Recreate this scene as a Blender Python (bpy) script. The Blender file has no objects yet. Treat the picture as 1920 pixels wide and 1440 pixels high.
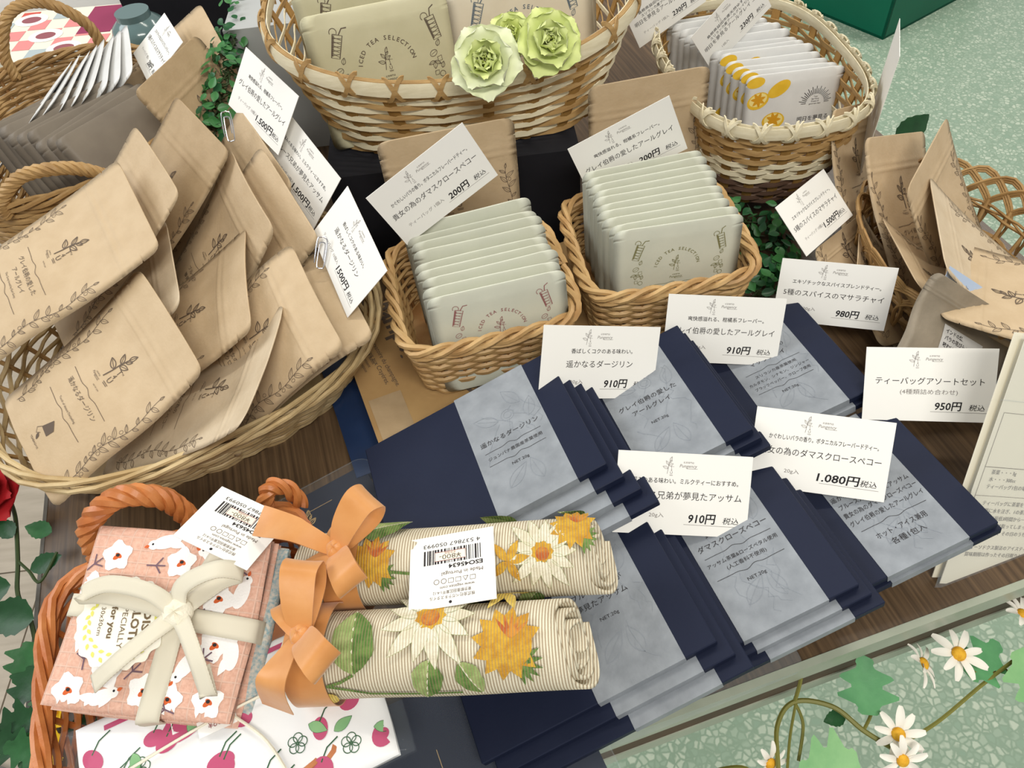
import bpy, bmesh, math, random
from mathutils import Vector, Matrix, Euler
import numpy as np
R = math.radians
MM = 0.001
sc = bpy.context.scene
COL = sc.collection

# ------------------------------------------------------------------ camera
# camera 520 mm above the table, looking down about 50 degrees, rolled a little
_d = Vector((140, 1180, 1440)).normalized()          # "straight down" seen from the camera (x right, y down, z forward)
_z = Vector((0, 0, 1)); _Y = (_z - _d * _z.dot(_d)).normalized(); _Z = -_d; _X = _Y.cross(_Z)
_w = Matrix((_X, _Y, _Z))                            # camera axes -> world
cam = bpy.data.cameras.new('camera')
cam.sensor_fit = 'HORIZONTAL'; cam.sensor_width = 36.0; cam.lens = 36.0 * 1440 / 1920
cam.clip_start = 0.02; cam.clip_end = 50
camo = bpy.data.objects.new('camera', cam); COL.objects.link(camo)
_m = _w @ Matrix(((1, 0, 0), (0, -1, 0), (0, 0, -1)))
camo.matrix_world = Matrix.Translation((0, 0, 0.52)) @ _m.to_4x4()
sc.camera = camo
# ------------------------------------------------------------------ world, lamps, exposure
sc.view_settings.view_transform = 'Standard'; sc.view_settings.look = 'None'
sc.view_settings.gamma = 1.0; sc.view_settings.use_curve_mapping = False
sc.view_settings.exposure = -0.15
wd = bpy.data.worlds.new('world'); sc.world = wd; wd.use_nodes = True
wd.node_tree.nodes['Background'].inputs[0].default_value = (1.0, 0.985, 0.95, 1)
wd.node_tree.nodes['Background'].inputs[1].default_value = 0.48
def area(name, loc, aim, sx, sy, power, colr):
    l = bpy.data.lights.new(name, 'AREA'); l.shape = 'RECTANGLE'; l.size = sx; l.size_y = sy; l.energy = power; l.color = colr
    o = bpy.data.objects.new(name, l); COL.objects.link(o); o.location = loc
    o.rotation_euler = (Vector(aim) - Vector(loc)).to_track_quat('-Z', 'Y').to_euler(); return o
area('window_daylight', (-1.9, 0.9, 1.45), (0, 0.4, 0.0), 1.2, 1.2, 29, (0.94, 0.97, 1.0))
area('tube_and_fill_lamp', (0.2, 1.0, 1.9), (0.1, 0.6, 0), 1.2, 0.10, 12, (1.0, 0.95, 0.84))
area('tube_and_fill_lamp', (0.25, -0.75, 1.7), (0.1, 0.5, 0.05), 1.2, 0.25, 27, (1.0, 0.97, 0.90))  # fill lamp added behind the camera to lift front-facing surfaces
area('tube_and_fill_lamp', (1.7, 2.3, 1.9), (1.5, 2.1, -0.7), 1.2, 0.10, 30, (1.0, 0.97, 0.90))  # extra lamp, added to brighten the far floor

# ------------------------------------------------------------------ materials
def lin(c):
    return tuple((v / 12.92 if v <= 0.04045 else ((v + 0.055) / 1.055) ** 2.4) for v in (x / 255 for x in c)) + (1.0,)
MATS = {}
def mat(name, rgb, rough=0.6, noise=None, bump=0.0, bscale=200, spec=0.3, trans=0, alpha=1, sheen=0, stretch=(1, 1, 1), metal=0, coat=0):
    """noise = (second colour, scale, amount); coordinates are object space, in metres"""
    if name in MATS: return MATS[name]
    m = bpy.data.materials.new(name); m.use_nodes = True; nt = m.node_tree; b = nt.nodes['Principled BSDF']
    b.inputs['Base Color'].default_value = lin(rgb); b.inputs['Roughness'].default_value = rough
    b.inputs['Specular IOR Level'].default_value = spec; b.inputs['Metallic'].default_value = metal
    b.inputs['Coat Weight'].default_value = coat
    if sheen: b.inputs['Sheen Weight'].default_value = sheen
    if trans: b.inputs['Transmission Weight'].default_value = trans; b.inputs['IOR'].default_value = 1.2
    if alpha < 1: b.inputs['Alpha'].default_value = alpha
    if noise or bump:
        tc = nt.nodes.new('ShaderNodeTexCoord'); mp = nt.nodes.new('ShaderNodeMapping'); mp.inputs['Scale'].default_value = stretch
        nt.links.new(tc.outputs['Object'], mp.inputs[0])
    if noise:
        n = nt.nodes.new('ShaderNodeTexNoise'); n.inputs['Scale'].default_value = noise[1]; n.inputs['Detail'].default_value = 5
        nt.links.new(mp.outputs[0], n.inputs[0])
        mx = nt.nodes.new('ShaderNodeMix'); mx.data_type = 'RGBA'
        mx.inputs[6].default_value = lin(rgb); mx.inputs[7].default_value = lin(noise[0])
        rp = nt.nodes.new('ShaderNodeMapRange'); rp.inputs[1].default_value = 0.35; rp.inputs[2].default_value = 0.65; rp.inputs[4].default_value = noise[2]
        nt.links.new(n.outputs[0], rp.inputs[0]); nt.links.new(rp.outputs[0], mx.inputs[0]); nt.links.new(mx.outputs[2], b.inputs['Base Color'])
    if bump:
        n2 = nt.nodes.new('ShaderNodeTexNoise'); n2.inputs['Scale'].default_value = bscale; n2.inputs['Detail'].default_value = 3
        nt.links.new(mp.outputs[0], n2.inputs[0])
        bp = nt.nodes.new('ShaderNodeBump'); bp.inputs['Strength'].default_value = bump; bp.inputs['Distance'].default_value = 0.001
        nt.links.new(n2.outputs[0], bp.inputs['Height']); nt.links.new(bp.outputs[0], b.inputs['Normal'])
    MATS[name] = m; return m
mat('kraft', (197, 174, 141), .62, ((187, 163, 129), 60, .7), .25, 350)
mat('kraft_pale', (208, 190, 162), .6, ((198, 178, 148), 60, .7), .25, 350)
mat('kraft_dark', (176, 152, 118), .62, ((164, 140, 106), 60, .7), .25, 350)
mat('kraft_grey', (150, 138, 120), .5, ((130, 120, 104), 40, .8), .3, 300)
mat('ink', (96, 82, 70), .7); mat('ink_dark', (42, 38, 40), .7); mat('ink_soft', (128, 122, 118), .7)
mat('ink_red', (150, 92, 92), .7); mat('ink_green', (128, 124, 78), .7); mat('ink_blue', (96, 110, 122), .7); mat('ink_faint', (138, 144, 152), .7)
mat('ink_gold', (190, 160, 110), .4); mat('pen', (22, 20, 24), .6)
mat('card', (240, 238, 232), .55); mat('white_paper', (236, 236, 236), .6, bump=.1, bscale=300)
mat('cream_card', (238, 232, 212), .6)
mat('sachet', (212, 213, 196), .42, ((202, 204, 188), 30, .8), .12, 200); mat('sachet_white', (226, 226, 224), .4, ((214, 214, 212), 30, .8), .12, 200)
mat('sachet_kraft', (206, 200, 168), .45, ((196, 190, 156), 30, .8), .12, 200); mat('sachet_cream', (226, 216, 194), .45, ((216, 204, 180), 30, .8), .12, 200)
mat('sachet_shaded', (124, 114, 100), .5, ((112, 102, 90), 30, .8), .12, 200)  # sachet tone with the shade mixed into its colour
mat('navy', (21, 28, 50), .55, ((25, 32, 54), 30, .6), .08, 400, spec=.22); mat('navy_dark', (20, 22, 34), .6)
mat('band', (146, 151, 157), .55, ((124, 129, 135), 55, .8), .3, 260); mat('band_edge', (142, 142, 134), .6)
mat('willow', (198, 164, 112), .5, ((166, 126, 78), 40, .9), .3, 300, spec=.4); mat('willow_dark', (160, 124, 80), .5, ((134, 92, 48), 40, .9), .3, 300)
mat('rattan_pale', (206, 184, 140), .5, ((176, 148, 102), 40, .9), .3, 300); mat('rattan_brown', (182, 148, 98), .5, ((146, 110, 66), 40, .9), .3, 300)
mat('orange_wicker', (202, 130, 72), .42, ((172, 96, 44), 40, .9), .3, 300, spec=.5)
mat('cream_tape', (232, 222, 192), .5, ((216, 204, 170), 60, .8), .4, 900, stretch=(1, 1, 6)); mat('tan_tape', (186, 152, 100), .5, ((160, 124, 76), 60, .8), .4, 900, stretch=(1, 1, 6))
mat('brown_tape', (98, 74, 60), .5, ((78, 58, 46), 60, .8), .4, 900, stretch=(1, 1, 6)); mat('ochre_tape', (170, 132, 74), .5, ((142, 104, 54), 60, .8), .4, 900)
mat('black_cloth', (20, 20, 26), .8, ((26, 26, 32), 50, .5)); mat('acrylic', (184, 186, 184), .3, ((170, 172, 172), 6, .6), spec=.5)
mat('green_crate', (0, 104, 78), .4, ((0, 96, 72), 8, .6), spec=.3); mat('cardboard', (196, 158, 104), .7, ((180, 142, 90), 20, .6))
mat('leaf_dark', (30, 72, 38), .4, ((20, 52, 28), 60, .8), .2, 200); mat('leaf_mid', (44, 96, 52), .42, ((28, 70, 36), 60, .8), .2, 200); mat('leaf_light', (96, 158, 104), .5, ((70, 130, 84), 40, .8), .25, 200)
mat('leaf_pale', (140, 186, 128), .5, ((110, 164, 110), 40, .8), .25, 200); mat('leaf_boxwood', (52, 110, 60), .35, ((84, 140, 76), 30, .9)); mat('leaf_boxwood_b', (30, 78, 46), .35, ((48, 104, 58), 30, .9))
mat('stem', (120, 118, 56), .5); mat('stem_dark', (52, 68, 36), .5)
mat('petal_white', (236, 232, 220), .6); mat('daisy_yellow', (232, 178, 50), .7, ((212, 150, 30), 300, .9), .6, 600)
mat('rose_pale', (230, 234, 204), .6, ((220, 226, 176), 40, .8), sheen=.2); mat('rose_green', (220, 228, 160), .6, ((206, 218, 130), 40, .8), sheen=.2); mat('rose_heart', (208, 218, 132), .6)
mat('rose_red', (170, 30, 36), .6); mat('petal_yellow', (236, 200, 40), .6); mat('metal', (200, 200, 205), .25, metal=1)
mat('satin_orange', (208, 146, 84), .42, ((196, 130, 66), 45, .8), .25, 120, spec=.4, sheen=.3); mat('satin_edge', (226, 168, 104), .4)
mat('tape_ivory', (232, 226, 206), .8, bump=.5, bscale=900, sheen=.2)
mat('plum', (150, 58, 92), .6); mat('pinkprint', (226, 142, 140), .6); mat('redprint', (206, 90, 78), .6); mat('teaprint', (150, 88, 96), .6); mat('greyprint', (176, 188, 190), .6); mat('tealprint', (120, 168, 168), .6); mat('magenta', (186, 70, 110), .6); mat('orangeprint', (222, 150, 90), .6)
mat('lemon', (232, 192, 62), .6, ((222, 176, 40), 80, .8)); mat('lemon_pale', (240, 220, 140), .6); mat('lemon_dark', (214, 154, 34), .6)
mat('grey_mat', (112, 110, 104), .9, ((96, 94, 90), 60, .8)); mat('dark_void', (26, 24, 22), .8); mat('teal_glass', (96, 120, 120), .15, spec=.6)
mat('blue_box', (30, 52, 88), .35, ((24, 40, 70), 20, .7), spec=.5); mat('trim', (168, 174, 156), .35, ((150, 158, 140), 40, .6), spec=.5)
mat('apron_wood', (86, 58, 38), .5, ((66, 44, 30), 20, .8)); mat('blue_sheet', (178, 196, 222), .3, spec=.5)
mat('sticker', (206, 204, 200), .5); mat('flower_white', (244, 242, 240), .9, bump=.5, bscale=900); mat('flower_orange', (206, 98, 52), .9); mat('twig', (116, 92, 104), .9)
mat('check_blue', (136, 164, 172), .9, ((210, 200, 186), 500, .9), .5, 900)
mat('scallop', (240, 236, 222), .6); mat('wreath', (218, 214, 110), .7); mat('brown_ink', (110, 92, 66), .7)

def node_mat(name, build, rough=.6, spec=.3):
    m = bpy.data.materials.new(name); m.use_nodes = True; nt = m.node_tree; b = nt.nodes['Principled BSDF']
    b.inputs['Roughness'].default_value = rough; b.inputs['Specular IOR Level'].default_value = spec
    tc = nt.nodes.new('ShaderNodeTexCoord'); build(nt, b, tc); MATS[name] = m; return m
def mixn(nt, fac, a, b):
    mx = nt.nodes.new('ShaderNodeMix'); mx.data_type = 'RGBA'
    for i, v in ((6, a), (7, b)):
        if isinstance(v, tuple): mx.inputs[i].default_value = lin(v)
        else: nt.links.new(v, mx.inputs[i])
    if isinstance(fac, float): mx.inputs[0].default_value = fac
    else: nt.links.new(fac, mx.inputs[0])
    return mx.outputs[2]
def rng(nt, src, a, b, c=0., d=1.):
    r = nt.nodes.new('ShaderNodeMapRange'); nt.links.new(src, r.inputs[0])
    for i, v in enumerate((a, b, c, d)): r.inputs[i + 1].default_value = v
    return r.outputs[0]
def tex(nt, kind, vec, scale, **kw):
    t = nt.nodes.new('ShaderNodeTex' + kind); nt.links.new(vec, t.inputs['Vector']); t.inputs['Scale'].default_value = scale
    for k, v in kw.items():
        if k in t.inputs: t.inputs[k].default_value = v
        else: setattr(t, k, v)
    return t
def bumpn(nt, b, src, st, dist=.001):
    bp = nt.nodes.new('ShaderNodeBump'); bp.inputs['Strength'].default_value = st; bp.inputs['Distance'].default_value = dist
    nt.links.new(src, bp.inputs['Height']); nt.links.new(bp.outputs[0], b.inputs['Normal'])
def _terrazzo(nt, b, tc):
    w0 = tex(nt, 'Noise', tc.outputs['Object'], 60.0, Detail=2.); ad = nt.nodes.new('ShaderNodeVectorMath'); ad.operation = 'MULTIPLY_ADD'; nt.links.new(w0.outputs[1], ad.inputs[0]); ad.inputs[1].default_value = (.008,) * 3; nt.links.new(tc.outputs['Object'], ad.inputs[2])
    v = tex(nt, 'Voronoi', ad.outputs[0], 95.0); v2 = tex(nt, 'Voronoi', ad.outputs[0], 95.0, feature='DISTANCE_TO_EDGE')
    w = nt.nodes.new('ShaderNodeTexWhiteNoise'); nt.links.new(v.outputs['Position'], w.inputs['Vector'])
    n = tex(nt, 'Noise', tc.outputs['Object'], 40.0, Detail=4.)
    chip = mixn(nt, w.outputs[0], (150, 176, 154), (204, 216, 196))
    base = mixn(nt, n.outputs[0], (142, 166, 144), (158, 180, 158))
    c = mixn(nt, rng(nt, v2.outputs['Distance'], .05, .2), base, chip)
    nt.links.new(c, b.inputs['Base Color'])
node_mat('terrazzo', _terrazzo, .35, .4)
def _stone(nt, b, tc):
    n = tex(nt, 'Noise', tc.outputs['Object'], 5.0, Detail=6.); mp = nt.nodes.new('ShaderNodeMapping'); mp.inputs['Scale'].default_value = (3, 22, 1)
    nt.links.new(tc.outputs['Object'], mp.inputs[0]); n2 = tex(nt, 'Noise', mp.outputs[0], 2.5, Detail=5.)
    c = mixn(nt, rng(nt, n2.outputs[0], .3, .7), (172, 160, 142), (196, 184, 166)); c = mixn(nt, rng(nt, n.outputs[0], .4, .7, 0, .4), c, (158, 148, 134))
    nt.links.new(c, b.inputs['Base Color'])
node_mat('stone_tile', _stone, .5)
def _wood(nt, b, tc):
    mp = nt.nodes.new('ShaderNodeMapping'); mp.inputs['Scale'].default_value = (300, 7, 7); nt.links.new(tc.outputs['Object'], mp.inputs[0])
    n = tex(nt, 'Noise', mp.outputs[0], 1.0, Detail=6.); n2 = tex(nt, 'Noise', mp.outputs[0], 4.0, Detail=3.)
    c = mixn(nt, rng(nt, n.outputs[0], .35, .65), (74, 58, 42), (108, 86, 62)); c = mixn(nt, rng(nt, n2.outputs[0], .5, .7, 0, .5), c, (58, 44, 32))
    nt.links.new(c, b.inputs['Base Color']); bumpn(nt, b, n.outputs[0], .15, .0005)
node_mat('table_wood', _wood, .35, .4)
def _waffle(nt, b, tc):
    sx = nt.nodes.new('ShaderNodeSeparateXYZ'); nt.links.new(tc.outputs['Object'], sx.inputs[0])
    def saw(o, f):
        m = nt.nodes.new('ShaderNodeMath'); m.operation = 'MULTIPLY'; m.inputs[1].default_value = f; nt.links.new(o, m.inputs[0])
        p = nt.nodes.new('ShaderNodeMath'); p.operation = 'PINGPONG'; p.inputs[1].default_value = .5; nt.links.new(m.outputs[0], p.inputs[0]); return p.outputs[0]
    a = saw(sx.outputs[0], 130); c_ = saw(sx.outputs[1], 130)
    mn = nt.nodes.new('ShaderNodeMath'); mn.operation = 'MINIMUM'; nt.links.new(a, mn.inputs[0]); nt.links.new(c_, mn.inputs[1])
    ln = rng(nt, mn.outputs[0], .0, .09, 1, 0)
    n = tex(nt, 'Noise', tc.outputs['Object'], 500., Detail=3.)
    c = mixn(nt, rng(nt, n.outputs[0], .3, .7), (208, 162, 142), (224, 182, 162)); c = mixn(nt, rng(nt, ln, 0, 1, 0, .6), c, (238, 208, 190))
    nt.links.new(c, b.inputs['Base Color'])
    ad = nt.nodes.new('ShaderNodeMath'); nt.links.new(ln, ad.inputs[0]); nt.links.new(n.outputs[0], ad.inputs[1]); bumpn(nt, b, ad.outputs[0], .6, .0008)
node_mat('waffle_pink', _waffle, .95, .1)
def _rib(nt, b, tc):
    w = tex(nt, 'Wave', tc.outputs['Object'], 190.0, wave_type='BANDS', bands_direction='X', Distortion=.3)
    n = tex(nt, 'Noise', tc.outputs['Object'], 900., Detail=2.)
    c = mixn(nt, rng(nt, w.outputs[1], .1, .55), (168, 150, 124), (228, 220, 196)); nt.links.new(c, b.inputs['Base Color'])
    ad = nt.nodes.new('ShaderNodeMath'); nt.links.new(w.outputs[1], ad.inputs[0]); nt.links.new(n.outputs[0], ad.inputs[1]); bumpn(nt, b, ad.outputs[0], .5, .0006)
node_mat('tapestry', _rib, .95, .1)
def tap(name, c0, c1):
    def f(nt, b, tc):
        w = tex(nt, 'Wave', tc.outputs['Object'], 190.0, wave_type='BANDS', bands_direction='X', Distortion=.3); n = tex(nt, 'Noise', tc.outputs['Object'], 170., Detail=4.); n2 = tex(nt, 'Noise', tc.outputs['Object'], 900., Detail=2.)
        c = mixn(nt, rng(nt, n.outputs[0], .4, .6), c0, c1); d = mixn(nt, rng(nt, w.outputs[1], .2, .7, .45, 0), c, (150, 132, 100)); nt.links.new(d, b.inputs['Base Color'])
        ad = nt.nodes.new('ShaderNodeMath'); nt.links.new(w.outputs[1], ad.inputs[0]); nt.links.new(n2.outputs[0], ad.inputs[1]); bumpn(nt, b, ad.outputs[0], .6, .0006)
    node_mat(name, f, .95, .1)
for _n, _a, _b in (('tap_green', (76, 112, 54), (108, 140, 74)), ('tap_green2', (136, 160, 96), (166, 182, 120)), ('tap_yellow', (214, 168, 58), (192, 138, 44)), ('tap_white', (236, 230, 208), (222, 214, 188)), ('tap_rust', (182, 92, 48), (208, 142, 58)), ('tap_lemon', (226, 200, 108), (206, 176, 80))): tap(_n, _a, _b)
def _news(nt, b, tc):
    n = tex(nt, 'Noise', tc.outputs['Object'], 25., Detail=5.)
    nt.links.new(mixn(nt, rng(nt, n.outputs[0], .3, .7), (182, 148, 98), (162, 128, 84)), b.inputs['Base Color']); bumpn(nt, b, n.outputs[0], .3, .002)
node_mat('newsprint', _news, .6)
def _herring(nt, b, tc):
    w = tex(nt, 'Wave', tc.outputs['UV'], 40.0, wave_type='BANDS', bands_direction='DIAGONAL')
    nt.links.new(mixn(nt, w.outputs[1], (214, 206, 184), (236, 230, 212)), b.inputs['Base Color']); bumpn(nt, b, w.outputs[1], .4, .0005)
node_mat('herringbone', _herring, .85, .1)
def clear(name, tint, fac, rough=.08):
    m = bpy.data.materials.new(name); m.use_nodes = True; nt = m.node_tree; b = nt.nodes['Principled BSDF']
    b.inputs['Base Color'].default_value = lin(tint); b.inputs['Roughness'].default_value = rough; b.inputs['Alpha'].default_value = fac; b.inputs['Specular IOR Level'].default_value = 1.0
    b.inputs['Coat Weight'].default_value = .6; MATS[name] = m
clear('clear_film', (205, 215, 220), .035); clear('clear_sleeve', (190, 200, 205), .10)

# ------------------------------------------------------------------ mesh helpers (everything authored in millimetres)
class MB:
    def __init__(s): s.v = []; s.f = []; s.mi = []
    def add(s, vs, fs, m=0):
        o = len(s.v); s.v += [tuple(v) for v in vs]; s.f += [tuple(i + o for i in f) for f in fs]; s.mi += [m] * len(fs); return s
    def box(s, c, d, m=0, rot=None):
        x, y, z = (k / 2 for k in d); vs = [Vector((i * x, j * y, k * z)) for i in (-1, 1) for j in (-1, 1) for k in (-1, 1)]
        if rot is not None: vs = [rot @ v for v in vs]
        return s.add([v + Vector(c) for v in vs], [(0, 1, 3, 2), (4, 6, 7, 5), (0, 4, 5, 1), (2, 3, 7, 6), (0, 2, 6, 4), (1, 5, 7, 3)], m)
    def prism(s, pts, z0, z1, m=0):
        n = len(pts)
        return s.add([(x, y, z0) for x, y in pts] + [(x, y, z1) for x, y in pts],
                     [tuple(range(n - 1, -1, -1)), tuple(range(n, 2 * n))] + [(i, (i + 1) % n, n + (i + 1) % n, n + i) for i in range(n)], m)
    def grid(s, nu, nv, fn, m=0, closed_u=False):
        vs = [fn(i / nu, j / nv) for j in range(nv + 1) for i in range(nu + (0 if closed_u else 1))]
        w = nu if closed_u else nu + 1
        return s.add(vs, [(j * w + i, j * w + (i + 1) % w, (j + 1) * w + (i + 1) % w, (j + 1) * w + i) for j in range(nv) for i in range(nu)], m)
    def tube(s, pts, r, sides=6, closed=False, m=0, flat=1.0, up=None):
        """sweep; r number or list; flat squashes the section along 'up' """
        P = [Vector(p) for p in pts]; n = len(P)
        if n < 2: return s
        vs = []; prevN = None
        for i, p in enumerate(P):
            t = ((P[(i + 1) % n] - P[i - 1]) if closed else (P[min(i + 1, n - 1)] - P[max(i - 1, 0)]))
            t = t.normalized() if t.length > 1e-9 else Vector((0, 0, 1))
            u = Vector(up[i] if isinstance(up, list) else up) if up is not None else (prevN if prevN is not None else (Vector((0, 0, 1)) if abs(t.z) < .9 else Vector((1, 0, 0))))
            u = u - t * u.dot(t); u = u.normalized() if u.length > 1e-6 else t.orthogonal().normalized()
            prevN = u; w = t.cross(u); rr = r[i] if isinstance(r, (list, tuple)) else r
            for k in range(sides):
                a = 2 * math.pi * (k + .5) / sides
                vs.append(p + w * (math.cos(a) * rr) + u * (math.sin(a) * rr * flat))
        fs = [(i * sides + k, ((i + 1) % n) * sides + k, ((i + 1) % n) * sides + (k + 1) % sides, i * sides + (k + 1) % sides) for i in range(n if closed else n - 1) for k in range(sides)]
        if not closed: fs += [tuple(range(sides)), tuple(range(n * sides - 1, (n - 1) * sides - 1, -1))]
        return s.add(vs, fs, m)
    def mesh(s, name, mats, smooth=True):
        me = bpy.data.meshes.new(name); me.from_pydata([(x * MM, y * MM, z * MM) for x, y, z in s.v], [], s.f)
        for m in (mats if isinstance(mats, (list, tuple)) else [mats]): me.materials.append(MATS[m])
        if len(me.materials) > 1: me.polygons.foreach_set('material_index', s.mi)
        if smooth: me.polygons.foreach_set('use_smooth', [True] * len(me.polygons))
        me.update(); return me
    def build(s, name, mats, parent=None, smooth=True, sharp=40, **kw):
        me = s.mesh(name, mats, smooth)
        if smooth and sharp: me.set_sharp_from_angle(angle=R(sharp))
        return link(name, me, parent, **kw)
def link(name, data, parent=None, loc=None, rot=None, mtx=None):
    o = bpy.data.objects.new(name, data); COL.objects.link(o)
    if parent is not None: o.parent = parent
    if mtx is not None: o.matrix_basis = mtx
    if loc is not None: o.location = Vector(loc) * MM
    if rot is not None: o.rotation_euler = [R(a) for a in rot]
    return o
def tag(o, label, cat, group=None, kind=None):
    o['label'] = label; o['category'] = cat
    if group: o['group'] = group
    if kind: o['kind'] = kind
    return o
def thing(name, label, cat, loc=(0, 0, 0), rot=(0, 0, 0), group=None):
    return tag(link(name, None, None, loc, rot), label, cat, group)
def struct(o): o['kind'] = 'structure'; return o
def cr(pts, n=8, closed=False):
    """Catmull-Rom through points"""
    P = [Vector(p) for p in pts]; m = len(P); out = []
    for i in range(m if closed else m - 1):
        a, b, c, d = (P[(i - 1) % m], P[i], P[(i + 1) % m], P[(i + 2) % m]) if closed else (P[max(i - 1, 0)], P[i], P[i + 1], P[min(i + 2, m - 1)])
        for k in range(n):
            t = k / n; out.append(.5 * ((2 * b) + (c - a) * t + (2 * a - 5 * b + 4 * c - d) * t * t + (3 * b - a - 3 * c + d) * t ** 3))
    if not closed: out.append(P[-1])
    return out
def rounded_rect(w, h, r, n=4):
    out = []
    for cx, cy, a0 in ((w / 2 - r, h / 2 - r, 0), (-w / 2 + r, h / 2 - r, 90), (-w / 2 + r, -h / 2 + r, 180), (w / 2 - r, -h / 2 + r, 270)):
        for k in range(n + 1):
            a = R(a0 + 90 * k / n); out.append((cx + r * math.cos(a), cy + r * math.sin(a)))
    return out
def ribbon(mb, pts, wdirs, width, thick=.5, n=8, m=0, taper=None):
    """flat band swept along points; wdirs are the width directions"""
    P = cr(pts, n); W = cr(wdirs, n); N = len(P); vs = []
    for i, p in enumerate(P):
        t = (P[min(i + 1, N - 1)] - P[max(i - 1, 0)]).normalized(); w = (W[i] - t * W[i].dot(t)).normalized(); u = t.cross(w)
        ww = width * (taper(i / (N - 1)) if taper else 1) / 2
        for a, b in ((-1, 1), (-.5, 1), (0, 1), (.5, 1), (1, 1), (1, -1), (.5, -1), (0, -1), (-.5, -1), (-1, -1)): vs.append(p + w * a * ww + u * b * thick / 2)
    fs = [(i * 10 + k, (i + 1) * 10 + k, (i + 1) * 10 + (k + 1) % 10, i * 10 + (k + 1) % 10) for i in range(N - 1) for k in range(10)]
    fs += [tuple(range(10)), tuple(range(N * 10 - 1, (N - 1) * 10 - 1, -1))]
    return mb.add(vs, fs, m)

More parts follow.
